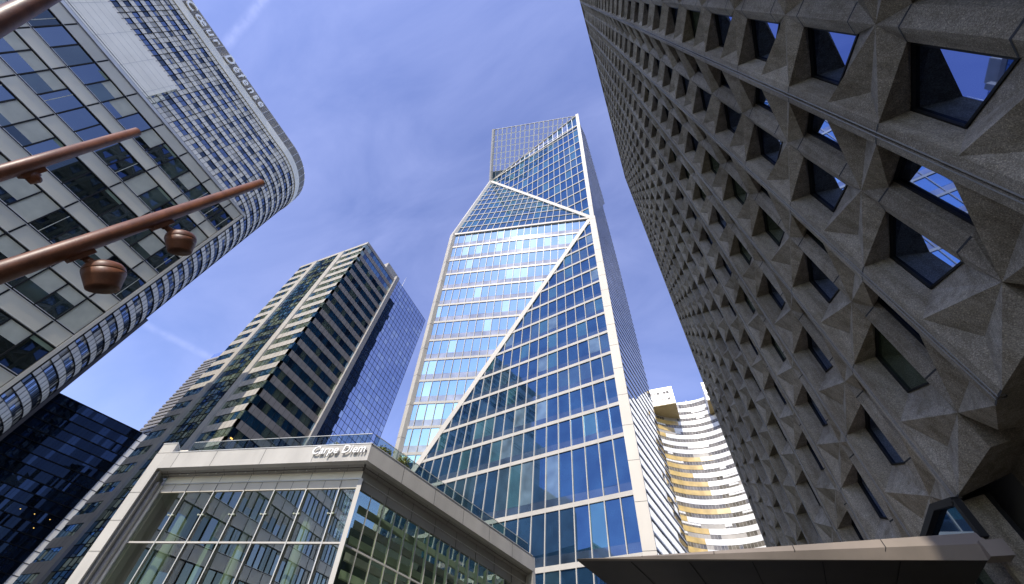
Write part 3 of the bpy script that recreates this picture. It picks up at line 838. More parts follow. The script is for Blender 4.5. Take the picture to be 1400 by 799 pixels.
for f in range(nfl + 1):
    z1 = ZRA - .35 - PF * f; zw1 = z1 - .0; zw0 = zw1 - PF * .55; zs0 = z1 - PF
    if zs0 < -EYE: break
    for x0, x1 in cols:
        r = (x0 == cols[1][0])
        wins.append(ribbon(A(x0, YA, 0), A(1, 0, 0), x1 - x0, zw0, zw1, nF, 6, ['glass_stripe_green'] * 3 + ['glass_stripe'] if not r else ['glass_stripe', 'glass_stripe_green', 'glass_stripe'], .09))
        band(A(x0, YA, 0), A(1, 0, 0), x1 - x0, zs0, zw0, nF, 'granite_light', 1.38, wl)
    wins.append(ribbon(A(XA, YA, 0), A(0, 1, 0), YB0 - YA, zw0, zw1, nR, 11, ['glass_stripe'] * 3 + ['glass_stripe_dark', 'glass_stripe_green'], .07))
    band(A(XA, YA, 0), A(0, 1, 0), YB0 - YA, zs0, zw0, nR, 'granite_brown', 1.4, wl)
for x0, x1 in piers:
    wl.box((x0, YA - .35, -EYE), (x1, YA + .4, ZRA - .36), 'granite_light')
wl.box((XL, YA - .02, ZRA - .35), (XA + .02, YA + 1.0, ZRA + .9), 'granite_light')
wl.box((XA - .9, YA + 1.0, ZRA - .35), (XA + .02, YB0, ZRA + .9), 'granite_brown')
wl.box((XL, YA + .35, -EYE), (XL + .5, YA + 22, ZRA), 'granite_grey')
wl.build('wall', st)
# curtain wall between the piers
cw, cf = MB(), MB()
nb = 6; x0, x1 = -91.9, -83.1
z = ZRA - .36
while z > -EYE:
    for hh, mats in ((PF * .5, ['glass_stripe_green', 'glass_stripe', 'glass_stripe_dark', 'glass_stripe_dark']), (PF * .5, ['glass_stripe_green', 'glass_stripe_green', 'glass_stripe'])):
        for k in range(nb):
            a, b = x0 + (x1 - x0) * k / nb, x0 + (x1 - x0) * (k + 1) / nb
            cw.face(tilted([A(a, YA + .15, z - hh), A(b, YA + .15, z - hh), A(b, YA + .15, z), A(a, YA + .15, z)], nF, .012), random.choice(mats))
        cf.box((x0, YA + .08, z - .04), (x1, YA + .16, z + .04), 'frame_black')
        z -= hh
for k in range(1, nb): 
    a = x0 + (x1 - x0) * k / nb; cf.box((a - .03, YA + .08, -EYE), (a + .03, YA + .17, ZRA - .4), 'frame_black')
cw.build('curtain_wall', st); cf.build('curtain_wall_frame', st)
# pier between the banded face and the mirror wing
pr = MB(); pr.box((XA - .5, YB0, -EYE), (XA + .55, YB1, ZRM + .7), 'granite_grey'); pr.build('pier', st)
# mirror wing
mg, mf = MB(), MB()
cwid = 1.42; ny = int((YM1 - YB1) / cwid); ph = PF / 2 * 1.02; nz = int((ZRM + EYE) / ph) + 1
for a in range(ny):
    for b in range(nz):
        y0, z1 = YB1 + cwid * a, ZRM - ph * b
        mg.face(tilted([A(XA + .12, y0, z1 - ph), A(XA + .12, y0 + cwid, z1 - ph), A(XA + .12, y0 + cwid, z1), A(XA + .12, y0, z1)], nR, .0028), 'glass_mirror' if random.random() < .8 else 'glass_mirror_pale')
for a in range(ny + 1): mf.box((XA + .05, YB1 + cwid * a - .035, -EYE), (XA + .16, YB1 + cwid * a + .035, ZRM), 'frame_black')
for b in range(nz): mf.box((XA + .05, YB1, ZRM - ph * b - .035), (XA + .165, YB1 + cwid * ny, ZRM - ph * b + .035), 'frame_black')
mg.build('mirror_glazing', st); mf.build('mirror_frame', st)
cb = MB(); cb.box((XL + .5, YA + .4, -EYE), (XA - .32, YB0 + .5, ZRA - .5), 'roof_grey'); cb.box((XL + .5, YB0 + .5, -EYE), (XA + .04, YB1 + cwid * ny, ZRM - .02), 'dark_cladding')
cb.build('core_wall', st)
sc_ = MB(); sc_.box((XA - 3.2, 48.0, ZRA - 1), (XA - .95, YB1 - .3, ZRM + 3.0), 'granite_light'); sc_.build('roof_screen', st)
an = MB(); an.tube([A(XA - 1.5, 57.5, ZRM), A(XA - 1.5, 57.5, ZRM + 4), A(XA - 1.5, 57.5, ZRM + 7.5)], [.10, .07, .04], 'alu_light', 8); an.build('antenna', st)
place_windows(wins, st)
for (u, v) in ((361.5, 536), (371.5, 544.5), (316, 600), (447, 480), (416, 528)):   # lamps left on inside, seen through the glass
    d = ray(u, v); k = (XA - .12) / d[0]; c = d * k
    m = MB(); m.box((c[0] - .02, c[1] - .28, c[2] - .16), (c[0] + .06, c[1] + .28, c[2] + .16), 'lamp_warm'); m.build('ceiling_lamp', st)

# ================================================================== black glass block, far left
hB = 70.0
Q1 = A(-2.487 * hB, .5206 * hB, hB); Q2 = A(-2.372 * hB, .8638 * hB, hB)
dB = unit(A(Q2[0] - Q1[0], Q2[1] - Q1[1], 0)); nB_ = A(dB[1], -dB[0], 0)
bg_ = thing('black_glass_block', 'broad block of almost black glass with a bright metal strip down its right corner', 'office block', (Q2[0] - 20, Q2[1] - 12, -EYE))
gl, lf = MB(), MB()
pb_ = 2.75; wb_ = 1.05; ln_ = 78.0
nr_ = int((hB + EYE) / pb_); nc_ = int(ln_ / wb_)
tint = [['glass_black', 'glass_black', 'glass_black_blue'][random.randrange(3)] for _ in range(nc_)]
for r in range(nr_):
    z1 = hB - pb_ * r
    for c in range(nc_):
        a, b = Q2 - dB * (wb_ * c), Q2 - dB * (wb_ * (c + 1))
        m = tint[c] if random.random() < .35 else random.choice(['glass_black', 'glass_black_blue'])
        if random.random() < .006: m = 'glass_stripe_green'
        gl.face(tilted([A(b[0], b[1], z1 - pb_), A(a[0], a[1], z1 - pb_), A(a[0], a[1], z1), A(b[0], b[1], z1)], nB_, .012), m)
    lf.beam(A(Q2[0], Q2[1], z1 - .1), A(*(Q2 - dB * ln_)[:2], z1 - .1), nB_, .2, .25, 'frame_black')
for c in range(nc_):
    a = Q2 - dB * (wb_ * c); lf.beam(A(a[0], a[1], -EYE), A(a[0], a[1], hB), nB_, .045, .06, 'frame_black')
gl.build('glazing', bg_); lf.build('facade_frame', bg_)
e2_ = MB(); e2_.hexa([A(*(Q2 + dB * s + nB_ * o)[:2], z) for z in (-EYE, hB) for s, o in ((.15, -1.2), (1.9, -1.2), (1.9, .1), (.15, .1))], 'tower_white')
for r in range(nr_):
    z1 = hB - pb_ * r; e2_.beam(A(*(Q2 + dB * .1)[:2], z1), A(*(Q2 + dB * 1.95)[:2], z1), nB_, .14, .16, 'frame_black')
e2_.build('corner_strip', bg_)
bb = MB(); far = Q2 - dB * ln_
bb.hexa([A(*(p - nB_ * o)[:2], z) for z in (-EYE, hB) for p, o in ((far, .2), (Q2 + dB * 1.6, .2), (Q2 + dB * 1.6, 30), (far, 30))], 'dark_cladding'); bb.build('wall', bg_)
for _ in range(22):
    s, z = random.uniform(2, 50), random.uniform(18, 62); z = hB - pb_ * (int((hB - z) / pb_) + .45)
    c = Q2 - dB * s + nB_ * .05; m = MB()
    m.beam(A(c[0], c[1], z), A(*(c - dB * .22)[:2], z), nB_, .16, .04, 'lamp_warm'); m.build('ceiling_lamp', bg_)

# ================================================================== ribbed grey tower behind
lt = thing('louvre_tower', 'slim grey tower with fine horizontal ribs and a glass top, mostly hidden behind another tower', 'office tower', (-180, 75, -EYE))
lw_, lg = MB(), MB()
hd = 190.0
def at_hd(u, v, h):
    d = ray(u, v); return d * (h / math.hypot(d[0], d[1]))
c0 = at_hd(283, 492, hd); xl, yl, zl_ = c0
lw_.box((xl, yl, -EYE), (xl + 26, yl + 20, zl_), 'granite_grey')
k = 0; z = zl_ - 1.0
while z > 0:
    lw_.box((xl - .25, yl - .35, z - .9), (xl + 26.1, yl, z), 'louvre'); z -= 1.75
lw_.build('wall', lt)
lg.box((xl + .6, yl + .4, zl_ + .001), (xl + 25.5, yl + 19, zl_ + 3.4), 'glass_mirror'); lg.build('glass_top', lt)

# ================================================================== dark sliver behind the rounded slab
ds = thing('dark_slab', 'dark plain slab edge showing as a thin strip behind the rounded tower end', 'office tower', (-170, 22, -EYE))
a = at_hd(203, 438, 168); w_ = MB()
xs2, ys2 = a[0], a[1]
w_.hexa([A(xs2 - 22, ys2 - 30, -EYE), A(xs2, ys2 - 8, -EYE), A(xs2, ys2 + 0, -EYE), A(xs2 - 22, ys2 - 4, -EYE),
         A(xs2 - 22, ys2 - 30, a[2]), A(xs2, ys2 - 8, a[2]), A(xs2, ys2, a[2]), A(xs2 - 22, ys2 - 4, a[2])], 'dark_cladding')
w_.build('wall', ds)

# ================================================================== curved white and gold tower
cvt = thing('curved_tower', 'concave curved white tower with gold panels and two overhanging top blocks', 'residential tower', (7.5, 172, -EYE))
CX, CY, RC = 7.5, 140.0, 20.0; ZCV = 119.3; FC = 3.28
def cpt(t, r=RC): return A(CX + r * math.sin(t), CY + r * math.cos(t), 0)
wl, wins = MB(), []
NT = 26; tmin, tmax = -1.45, 1.45
for f in range(36):
    z1 = ZCV - FC * f
    if z1 < -EYE: break
    zs_ = z1 - (1.78 if f else 1.2)
    gold_until = tmin + random.choice([.35, .7, .9, 1.1, 1.3, 1.5]) if f > 2 else tmin
    gold_from = tmax - random.choice([0, .3, .5, .8])
    for k in range(NT):
        t0, t1 = tmin + (tmax - tmin) * k / NT, tmin + (tmax - tmin) * (k + 1) / NT
        a, b = cpt(t0), cpt(t1); ai, bi = cpt(t0, RC + .6), cpt(t1, RC + .6)
        m = 'tower_gold' if (t0 < gold_until or t1 > gold_from) else 'tower_white'
        wl.hexa([A(p[0], p[1], z) for z in (zs_, z1) for p in (a, b, bi, ai)], m)
        if k: 
            q = cpt(t0, RC - .0); wl.beam(A(q[0], q[1], zs_ + .02), A(q[0], q[1], z1 - .02), -unit(A(math.sin(t0), math.cos(t0), 0)), .03, .012, 'granite_grey')
    mb = MB(); z0 = z1 - FC; run = 0; kind = 0
    for k in range(NT * 2):
        t0, t1 = tmin + (tmax - tmin) * k / NT / 2, tmin + (tmax - tmin) * (k + 1) / NT / 2
        if run <= 0: run = random.choice([2, 3, 5, 7]); kind = random.random()
        run -= 1
        a, b = cpt(t0, RC + .10), cpt(t1, RC + .10)
        P = [A(a[0], a[1], z0), A(b[0], b[1], z0), A(b[0], b[1], zs_), A(a[0], a[1], zs_)]
        n = -unit(A(math.sin((t0 + t1) / 2), math.cos((t0 + t1) / 2), 0))
        if kind < .2: 
            mb.face([P[0], P[1], A(b[0], b[1], (z0 + zs_) / 2), A(a[0], a[1], (z0 + zs_) / 2)], 'glass_curved'); mb.face([A(a[0], a[1], (z0 + zs_) / 2), A(b[0], b[1], (z0 + zs_) / 2), P[2], P[3]], 'tower_white')
        elif kind < .28: mb.face(P, 'granite_grey')
        else: mb.face(P, 'glass_curved')
        mb.beam(P[0], P[3], n, .08, .06, 'granite_grey')
    c = cpt(0); wins.append(([A(cpt(-.9)[0], cpt(-.9)[1], z0), A(cpt(.9)[0], cpt(.9)[1], z0), A(cpt(.9)[0], cpt(.9)[1], zs_), A(cpt(-.9)[0], cpt(-.9)[1], zs_)], mb))
wl.build('wall', cvt)
for pts, mb in wins: mb.build('window', cvt)
bk = MB()
for k in range(NT):
    t0, t1 = tmin + (tmax - tmin) * k / NT, tmin + (tmax - tmin) * (k + 1) / NT
    a, b = cpt(t0, RC + .5), cpt(t1, RC + .5); c, d = cpt(t0, RC + 14), cpt(t1, RC + 14)
    bk.hexa([A(p[0], p[1], z) for z in (-EYE, ZCV - .1) for p in (a, b, d, c)], 'tower_white')
bk.build('core_wall', cvt)
for (x0, x1, y0, y1, z0, z1) in ((-14, 2.3, 148.5, 163, 111.0, 119.9), (14.2, 30, 149.5, 163, 110.3, 119.6)):
    b = MB(); b.box((x0, y0, z0 + .35), (x1, y1, z1), 'tower_white'); b.box((x0 + .05, y0 + .05, z0), (x1 - .05, y1 - .05, z0 + .348), 'tower_soffit')
    o = b.build('top_block', cvt)
    w = MB()
    for zz in (z0 + 2.2, z0 + 5.6):
        x = x0 + .6
        while x < x1 - 1.4:
            m = random.choice(['glass_curved', 'granite_grey', 'tower_white'])
            w.box((x, y0 - .02, zz), (x + 1.2, y0 + .1, zz + 1.3), m); x += 1.3
        w.box((x0, y0 - .05, zz - .16), (x1, y0 + .1, zz - .1), 'granite_grey')
    w.build('window', o)
rf = MB(); rf.box((4.0, 161, ZCV), (6.0, 163, ZCV + 1.0), 'granite_grey'); rf.tube([A(6.8, 161, ZCV), A(6.8, 161, ZCV + 1.4)], [.25, .25], 'alu_light', 8); rf.build('roof_vent', cvt)

# ================================================================== entrance pavilion
hP = 12.0
PC = A(-15.55, 15.0, hP); uF = unit(A(-.9812, -.193, 0)); nFp = A(.193, -.9812, 0); vR = unit(A(.223, .975, 0)); nRp = A(.975, -.223, 0)
LN = A(-.0433, -.0903, 1)
pav = thing('entrance_pavilion', 'low glazed pavilion with a pale metal frame, raised white lettering and glass roof rail', 'pavilion', (-22, 24, -EYE))
# depth behind both skins is measured so that the two sides meet on the corner bisector
def corner(dep):
    """Point where the front skin and the right skin, each set back by dep, meet (at roof height)."""
    Mx = np.array([nFp[:2], nRp[:2]]); rhs = np.array([np.dot(PC, nFp) - dep, np.dot(PC, nRp) - dep])
    xy = np.linalg.solve(Mx, rhs); return A(xy[0], xy[1], hP)
def lean(p, z): return p + LN * (z - hP)
def pf(s, z, dep=0.0): return lean(corner(dep) + uF * s, z)
def pr_(s, z, dep=0.0): return lean(corner(dep) + vR * s, z)
WF, WR, ZF = 14.0, 15.9, 11.08
def strip(dst, fn, s0, s1, z0, z1, d0, d1, mat):
    dst.hexa([fn(s, z, d) for z in (z0, z1) for s, d in ((s0, d0), (s1, d0), (s1, d1), (s0, d1))], mat)
fa = MB()
strip(fa, pf, 0, WF - .485, ZF, hP, 0, .35, 'pavilion_sheet'); strip(fa, pr_, 0.0, WR, ZF, hP, 0.001, .35, 'pavilion_sheet')
for s in (3.35, 6.6, 9.9, 12.6): strip(fa, pf, s - .012, s + .012, ZF + .01, hP - .01, -.004, .01, 'joint_dark')
for s in (2.6, 5.3, 8.0, 10.7, 13.3): strip(fa, pr_, s - .012, s + .012, ZF + .01, hP - .01, -.004, .01, 'joint_dark')
strip(fa, pf, -.02, WF - .76, hP + .001, hP + .05, -.03, .4, 'alu_light'); strip(fa, pr_, -.02, WR, hP + .002, hP + .05, -.031, .4, 'alu_light')
fa.build('fascia', pav)
# left leg of the frame, running down to the ground
lg = MB()
strip(lg, pf, WF - .48, WF + .28, -EYE, hP - .002, .001, .5, 'pavilion_sheet')
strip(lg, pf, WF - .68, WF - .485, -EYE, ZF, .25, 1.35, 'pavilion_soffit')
strip(lg, pf, WF - .93, WF - .69, -EYE, ZF - .5, .6, 1.35, 'granite_grey')
strip(lg, pf, WF - 1.13, WF - .94, -EYE, 10.55, .95, 1.4, 'pavilion_cream')
z = 1.0
while z < 11: strip(lg, pf, WF - .475, WF + .275, z - .012, z + .012, -.004, .01, 'joint_dark'); z += 1.45
strip(lg, pf, WF - .75, WF + .28, hP + .06, hP + .62, .05, 1.3, 'pavilion_sheet'); strip(lg, pf, WF - .78, WF + .31, hP + .621, hP + .68, .02, 1.33, 'alu_light')
strip(lg, pf, WF - 1.6, WF - .95, hP + .06, hP + .45, .5, 1.3, 'pavilion_cream')
lg.build('frame_leg', pav)
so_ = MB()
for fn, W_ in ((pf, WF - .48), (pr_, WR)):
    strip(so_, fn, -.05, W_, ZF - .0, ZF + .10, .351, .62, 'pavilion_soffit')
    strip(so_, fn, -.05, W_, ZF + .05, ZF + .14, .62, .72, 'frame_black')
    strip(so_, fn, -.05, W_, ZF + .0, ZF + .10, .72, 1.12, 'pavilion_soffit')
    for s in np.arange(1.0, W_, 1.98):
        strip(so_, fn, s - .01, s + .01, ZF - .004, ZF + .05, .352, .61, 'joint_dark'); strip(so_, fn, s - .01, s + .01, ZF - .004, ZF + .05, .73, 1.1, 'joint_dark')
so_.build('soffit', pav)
bd = MB()
strip(bd, pf, 0, WF - 1.1, 10.66, ZF + .02, 1.02, 1.25, 'pavilion_cream'); strip(bd, pf, 0, WF - 1.1, 10.19, 10.655, 1.05, 1.25, 'pavilion_band'); strip(bd, pf, -.02, WF - 1.1, 10.63, 10.69, .99, 1.06, 'alu_light')
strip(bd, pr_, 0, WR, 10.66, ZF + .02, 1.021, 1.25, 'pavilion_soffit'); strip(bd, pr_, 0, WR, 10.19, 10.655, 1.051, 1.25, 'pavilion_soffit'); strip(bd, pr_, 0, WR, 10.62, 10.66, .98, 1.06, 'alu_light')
for s in np.arange(1.13, WF - 1.1, 1.98): strip(bd, pf, s - .01, s + .01, 10.2, ZF, 1.015, 1.06, 'joint_dark')
for s in np.arange(2.12, WF - 1.1, 1.98): strip(bd, pf, s - .01, s + .01, 10.2, 10.64, 1.042, 1.06, 'joint_dark')
for s in np.arange(2, WR, 2.0): strip(bd, pr_, s - .01, s + .01, 10.2, ZF, 1.015, 1.06, 'joint_dark')
bd.build('header_band', pav)
# front glazing
ms = [.02] + [1.13 + 1.98 * k for k in range(0, 6)] + [12.87]
zrow = [10.19, 7.62, 3.6, -EYE]
gd = 1.12
pid = []
for k in range(len(ms) - 1):
    for z1, z0 in zip(zrow[:-1], zrow[1:]):
        m = MB(); P = [pf(ms[k] + .02, z0 + .03, gd), pf(ms[k + 1] - .02, z0 + .03, gd), pf(ms[k + 1] - .02, z1 - .03, gd), pf(ms[k] + .02, z1 - .03, gd)]
        m.face(tilted(P, nFp, .004), 'glass_clear'); pid.append((P, m))
gl2 = 'glass_clear_side'
fs = [.02 + .94 * k for k in range(0, 17)]
for k in range(len(fs) - 1):
    for z1, z0 in zip(zrow[:-1], zrow[1:]):
        m = MB(); P = [pr_(fs[k] + .02, z0 + .03, gd), pr_(fs[k + 1] - .02, z0 + .03, gd), pr_(fs[k + 1] - .02, z1 - .03, gd), pr_(fs[k] + .02, z1 - .03, gd)]
        m.face(tilted(P, nRp, .003), gl2); pid.append((P, m))
place_windows(pid, pav, most=60, name='pane')
fx = MB()
for s in ms[1:]:
    strip(fx, pf, s - .03, s + .03, -EYE, 10.19, gd - .10, gd + .02, 'alu_light')
strip(fx, pf, 0, 12.87, 7.58, 7.66, gd - .08, gd + .04, 'ivory_metal'); strip(fx, pf, 0, 12.87, 3.56, 3.64, gd - .08, gd + .04, 'ivory_metal')
strip(fx, pf, -.12, .14, -EYE, 10.64, gd - .16, gd + .16, 'ivory_metal')
strip(fx, pr_, 0.2, WR, 7.57, 7.65, gd - .06, gd + .04, 'ivory_metal'); strip(fx, pr_, 0.2, WR, 3.56, 3.64, gd - .06, gd + .04, 'ivory_metal')
for s in fs[1:]: strip(fx, pr_, s - .025, s + .025, -EYE, 10.19, gd - .07, gd + .02, 'ivory_metal')
fx.build('mullions', pav)
for s in fs[1:]:
    m = MB(); strip(m, pr_, s - .02, s + .02, -EYE, 10.15, gd + .03, gd + .55, 'fin_green'); m.build('glass_fin', pav)
fit = MB()
for s in ms[1:-1]:
    for o in (-.14, .14):
        c = pf(s + o, 8.95, gd - .02); fit.tube([c + nFp * .02, c + nFp * .10], [.05, .04], 'interior_pale', 10)
        c0, c1 = pf(s, 8.95, gd - .06), pf(s + o, 8.95, gd - .06); fit.tube([c0, c1], [.02, .02], 'alu_light', 6)
fit.build('glass_fitting', pav)
dl = MB()
for s in np.arange(1.5, 12.5, 1.98):
    for o in (0, .55):
        c = pf(s + o, ZF - .02, .67); dl.tube([c, c - A(0, 0, .07)], [.035, .03], 'alu_light', 8)
dl.build('soffit_spotlight', pav)
# inside: back wall, floors, columns and stair strings seen through the glass
it = MB()
strip(it, pf, -6.0, 13.1, -EYE, 11.0, 9.0, 9.2, 'interior_dark'); 
strip(it, pf, 12.9, 13.1, -EYE, 11.0, 1.3, 9.0, 'interior_green')
strip(it, pf, 8.2, 8.5, -EYE, 10.9, 3.2, 9.0, 'interior_green')
strip(it, pf, 0.6, 13.1, 10.3, 10.6, 1.3, 9.0, 'interior_green')
strip(it, pf, 5.0, 13.1, 5.2, 5.6, 4.0, 9.0, 'interior_pale')
it.build('inner_wall', pav)
for s, d, r in ((2.4, 2.6, .28), (6.2, 3.6, .28), (10.6, 2.4, .34), (11.9, 3.2, .22)):
    m = MB(); m.tube([pf(s, -EYE, d), pf(s, 10.6, d)], [r, r], 'interior_pale', 16); m.build('column', pav)
sl_ = MB()
for k in range(11):
    z = 10.1 - .78 * k
    strip(sl_, pr_, .4, WR - .2, z, z + .34, 3.0, 3.2, 'granite_grey' if k % 2 else 'interior_pale')
strip(sl_, pr_, .4, WR, -EYE, 10.8, 6.6, 6.8, 'interior_dark')
sl_.build('inner_louvre', pav)
rfm = MB()
c = [pf(13.0, hP - .3, .3), pf(0, hP - .3, .3), pr_(WR, hP - .3, .3), pr_(WR, hP - .3, 9.0), pf(13.0, hP - .3, 9.0)]
ci = [pf(12.0, hP - .3, 1.7), pf(.9, hP - .3, 1.7), pr_(WR - 1, hP - .3, 1.7), pr_(WR - 1, hP - .3, 8.0), pf(12.0, hP - .3, 8.0)]
for k in range(5):
    rfm.slab([c[k], c[(k + 1) % 5], ci[(k + 1) % 5], ci[k]], A(0, 0, 1), -.3, .1, 'roof_grey')
rfm.slab(ci, A(0, 0, 1), -.05, -.02, 'glass_rail'); rfm.build('roof', pav)  # glazed opening added in the unseen roof to let daylight inside
ew = MB(); strip(ew, pr_, WR - .1, WR + .25, -EYE, hP - .003, .02, 6.5, 'pavilion_sheet'); ew.build('end_wall', pav)
# glass balustrade on the roof
for fn, W0, W1, nn_ in ((pf, .1, 12.3, 6), (pr_, .1, WR - .2, 8)):
    for k in range(nn_):
        a, b = W0 + (W1 - W0) * k / nn_, W0 + (W1 - W0) * (k + 1) / nn_
        m = MB(); strip(m, fn, a + .02, b - .02, hP + .06, hP + .92, .48, .50, 'glass_rail'); strip(m, fn, a + .02, b - .02, hP + .92, hP + .95, .47, .51, 'alu_light'); m.build('glass_rail', pav)
lettering('Carpe Diem', 'lettering', pav, pf(3.42, 11.30, -.10), -uF, LN, .60, 3.2, .08, 'letter_white', shear=0.22, space=1.04)

# ================================================================== yellow-leaved shrubs on the pavilion roof
def shrub(label, base, h, r, n, seed):
    rnd = random.Random(seed)
    t = thing('roof_shrub', label, 'shrub', base, 'yellow shrubs on the pavilion roof')
    b = A(base); s = MB()
    s.tube([b, b + A(.03, .02, h * .55)], [.05, .03], 'bark', 8)
    tips = []
    for k in range(7):
        a = rnd.uniform(0, 6.28); e = b + A(math.cos(a) * r * .6, math.sin(a) * r * .6, h * rnd.uniform(.6, .95)); s.tube([b + A(0, 0, h * .3), e], [.025, .012], 'bark', 6); tips.append(e)
    s.build('stem', t)
    c = MB()
    for k in range(n):
        o = A(tips[rnd.randrange(len(tips))]) + A(rnd.gauss(0, r * .28), rnd.gauss(0, r * .28), rnd.gauss(0, h * .13))
        d = unit(A(rnd.gauss(0, 1), rnd.gauss(0, 1), rnd.gauss(0, 1))); e = unit(np.cross(d, A(.3, .5, .8))); f = np.cross(d, e); q = rnd.uniform(.04, .09)
        c.face([o - e * q, o - f * q * .5, o + e * q, o + f * q * .5], 'leaf_yellow')
    c.build('foliage', t)
b0 = corner(1.2)
shrub('small yellow shrub on the roof just right of the raised lettering corner', tuple(pr_(1.0, hP + .05, 1.0)), 0.8, .4, 600, 1)
shrub('taller thin yellow shrub on the roof against the stone edge of the glass tower', tuple(pr_(2.5, hP + .05, 1.6)), 1.3, .45, 800, 2)

# ================================================================== low bronze canopy in front of the concrete tower
can = thing('entrance_canopy', 'low wedge shaped bronze canopy with a dark underside beside the concrete tower', 'canopy', (1.5, 13.5, -EYE))
yc, zc = 10.6, 4.012
m = MB()
TL, TR = A(-.2847 * yc, yc, zc), A(4.62, yc - .02, zc - .015)
zl0, zl1 = .3762 * yc, .3345 * yc
b1, b2 = A(TL[0] + .01, yc - .03, zl0), A(4.45, yc - .03, zl1)
mid1, mid2 = A(TL[0], yc - .10, (zc + zl0) / 2 + .01), A(4.6, yc - .12, zc - .24)
m.face([TL, TR, mid2, mid1], 'bronze_sheet'); m.face([mid1, mid2, b2, b1], 'bronze_sheet')
E1, E2 = A(-.2231 * 14.2, 14.2, zl0 - .05 + .75 * 0), A(4.6, 14.2, zl1)
E1 = A(TL[0] + .25, 16.0, zl0); E1 = A(-.2231 * (zl0 / .3299), zl0 / .3299, zl0)
E3, E4 = A(-1.2, 19.0, zl0), A(4.6, 19.0, zl1)
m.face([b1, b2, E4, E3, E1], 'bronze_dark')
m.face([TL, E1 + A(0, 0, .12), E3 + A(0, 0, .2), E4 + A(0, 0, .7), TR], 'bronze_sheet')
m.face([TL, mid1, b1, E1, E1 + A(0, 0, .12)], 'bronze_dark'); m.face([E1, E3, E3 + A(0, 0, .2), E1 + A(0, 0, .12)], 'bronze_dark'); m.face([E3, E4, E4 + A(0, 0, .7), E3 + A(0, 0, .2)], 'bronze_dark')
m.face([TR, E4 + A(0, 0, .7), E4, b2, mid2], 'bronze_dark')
m.build('roof_sheet', can)
uj = MB()
for k in range(1, 6):                                                    # seams and dark downlights under the canopy
    s = k / 6; p0 = b1 + (b2 - b1) * s; p1 = E3 + (E4 - E3) * s
    uj.beam(p0 + A(0, .05, -.004), p1 + A(0, 0, -.004), A(0, 0, -1), .014, .006, 'frame_black')
    q0 = b1 + (b2 - b1) * (s - .08); q1 = E3 + (E4 - E3) * (s - .08); cc = q0 + (q1 - q0) * .22
    uj.tube([cc + A(0, 0, .01), cc - A(0, 0, .02)], [.075, .07], 'bronze_sheet', 16)
for k in range(1, 5):
    s = k / 5; p0 = TL + (TR - TL) * s; p1 = mid1 + (mid2 - mid1) * s; p2 = b1 + (b2 - b1) * s
    uj.beam(p0, p1, A(0, -1, .25), .012, .004, 'frame_black'); uj.beam(p1, p2, A(0, -1, -.2), .012, .004, 'frame_black')
uj.build('seams_and_downlights', can)
eb = MB(); eb.box((4.46, yc - .2, zl1 - .0), (4.80, yc + .1, zl1 + .26), 'bronze_sheet'); eb.build('end_block', can)
ps = MB(); ps.tube([A(-1.0, 17.0, -EYE), A(-1.0, 17.0, zl0)], [.09, .09], 'bronze_dark', 14); ps.tube([A(4.2, 17.5, -EYE), A(4.2, 17.5, zl1)], [.09, .09], 'bronze_dark', 14); ps.build('post', can)

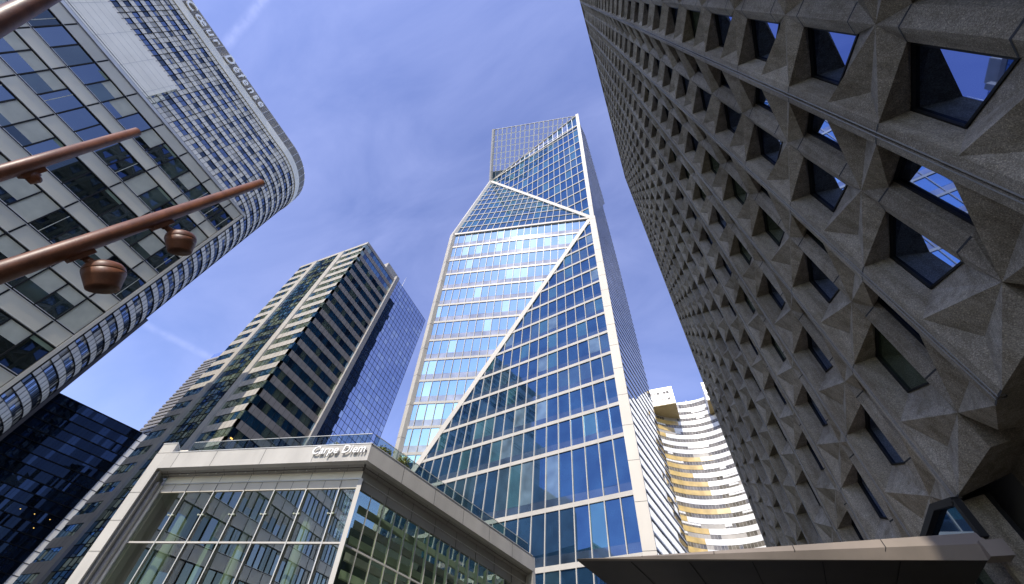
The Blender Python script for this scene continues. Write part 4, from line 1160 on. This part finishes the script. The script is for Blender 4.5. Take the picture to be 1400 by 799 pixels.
# ================================================================== rust coloured lamp masts
def cz(P): return float((CR @ A(P))[2])
def mast(label, p0, p1, h0, h1, w0, w1, lamps, tail=0.0):
    a, b = at_hd(*p0, h0), at_hd(*p1, h1)
    ra, rb = w0 / 2 / FPX * cz(a), w1 / 2 / FPX * cz(b)
    k = (a[2] + EYE) / (b[2] - a[2]); base = a - (b - a) * k; rbase = ra + (ra - rb) * k
    top = b + (b - a) * tail; rt = rb + (rb - ra) * tail
    t = thing('lamp_mast', label, 'lamp mast', tuple(base), 'rust coloured lamp masts')
    o = MB(); ax = unit(b - a)
    o.tube([base, a, b, top - ax * rt * .25, top, top + ax * .006], [rbase, ra, rb, rt, rt * .86, rt * .5] if not tail else [rbase, ra, rb, rt * 1.0, rt * .9, rt * .5], 'rust_paint', 28)
    fl = MB(); fl.tube([base, base + A(0, 0, .03)], [rbase * 2.2, rbase * 2.2], 'rust_paint', 24); fl.build('base_plate', t)
    o.build('pole', t)
    for (att, ctr, wid, axis2, face) in lamps:
        # attachment on the pole, then the head beside it
        d = ray(*att)
        # nearest point of the pole axis to that line of sight
        q = min((a + (b - a) * s for s in np.linspace(-.2, 1.1, 400)), key=lambda p: np.linalg.norm(np.cross(p, d)))
        rq = ra + (rb - ra) * np.dot(q - a, ax) / np.linalg.norm(b - a)
        dist = np.dot(q, d)
        hc = ray(*ctr) * (dist + .02)
        R_ = wid / 2 / FPX * cz(hc)
        side = unit((hc - q) - ax * np.dot(hc - q, ax))
        view = -unit(hc)
        im = CR.T @ A(axis2[0], axis2[1], 0); im = unit(im - view * np.dot(im, view))
        axd = unit(view * face + im * math.sqrt(1 - face * face))       # direction the lamp points
        br = MB()
        pl0 = q + side * (rq * .95)
        pe = np.cross(ax, side)
        br.hexa([pl0 + ax * s1 * .16 + pe * s2 * .055 + side * s3 for s3 in (-.01, .05) for s1, s2 in ((-1, -1), (1, -1), (1, 1), (-1, 1))], 'rust_paint')
        jn = hc - axd * R_ * .25
        tgt = jn + unit(pl0 - jn) * R_ * 1.12
        p1_ = pl0 + side * .05 + ax * .02; md_ = (p1_ + tgt) / 2
        br.tube([pl0 + side * .03, p1_, md_ - (tgt - p1_) * .08], [.05, .05, .045], 'rust_paint', 14)
        br.tube([md_ - (tgt - p1_) * .10, md_ + (tgt - p1_) * .10], [.058, .058], 'rust_paint', 14)
        br.tube([md_, tgt, jn], [.038, .042, .075], 'rust_paint', 14)
        hd_ = MB()
        prof = [(-.80, .06), (-.79, .30), (-.72, .60), (-.58, .83), (-.38, .96), (-.16, 1.0), (-.13, 1.0), (-.12, .97), (-.09, .97), (-.08, 1.0), (.30, .91), (.85, .77), (.93, .75), (.93, .66), (.86, .655)]
        hd_.tube([hc + axd * R_ * u for u, _ in prof], [R_ * w for _, w in prof], 'rust_paint', 36)
        hob = hd_.build('spotlight', t)
        br.build('bracket', hob)
        le = MB(); le.tube([hc + axd * R_ * .87, hc + axd * R_ * .90], [R_ * .66, R_ * .655], 'lens_grey', 32)
        for g2 in range(7):
            an_ = g2 * 6.283 / 6; rr = 0 if g2 == 6 else R_ * .36
            e_ = unit(np.cross(axd, A(0, 0, 1))); f_ = np.cross(axd, e_); cc = hc + axd * R_ * .895 + (e_ * math.cos(an_) + f_ * math.sin(an_)) * rr
            le.tube([cc, cc + axd * R_ * .03], [R_ * .15, R_ * .13], 'granite_grey', 12)
        le.build('lens', hob)
    return t
mast('leaning rust coloured lamp mast carrying two round spotlights', (0, 373), (358, 250), 7.0, 6.5, 29, 10.2,
     [((98, 336), (142, 376), 46, (-.10, 1), .42), ((214, 298), (247, 330), 35, (-.10, 1), .42)])
mast('rust coloured lamp mast between two others, one dark lamp head tucked under it', (0, 237), (188, 180), 7.6, 7.5, 20, 10.5, [((36, 226), (46, 243), 17, (-.95, .33), .12)])
mast('thickest rust coloured lamp mast, its top running out of the corner of the sky', (0, 29), (55, 0), 5.0, 5.1, 27, 21, [], tail=1.6)
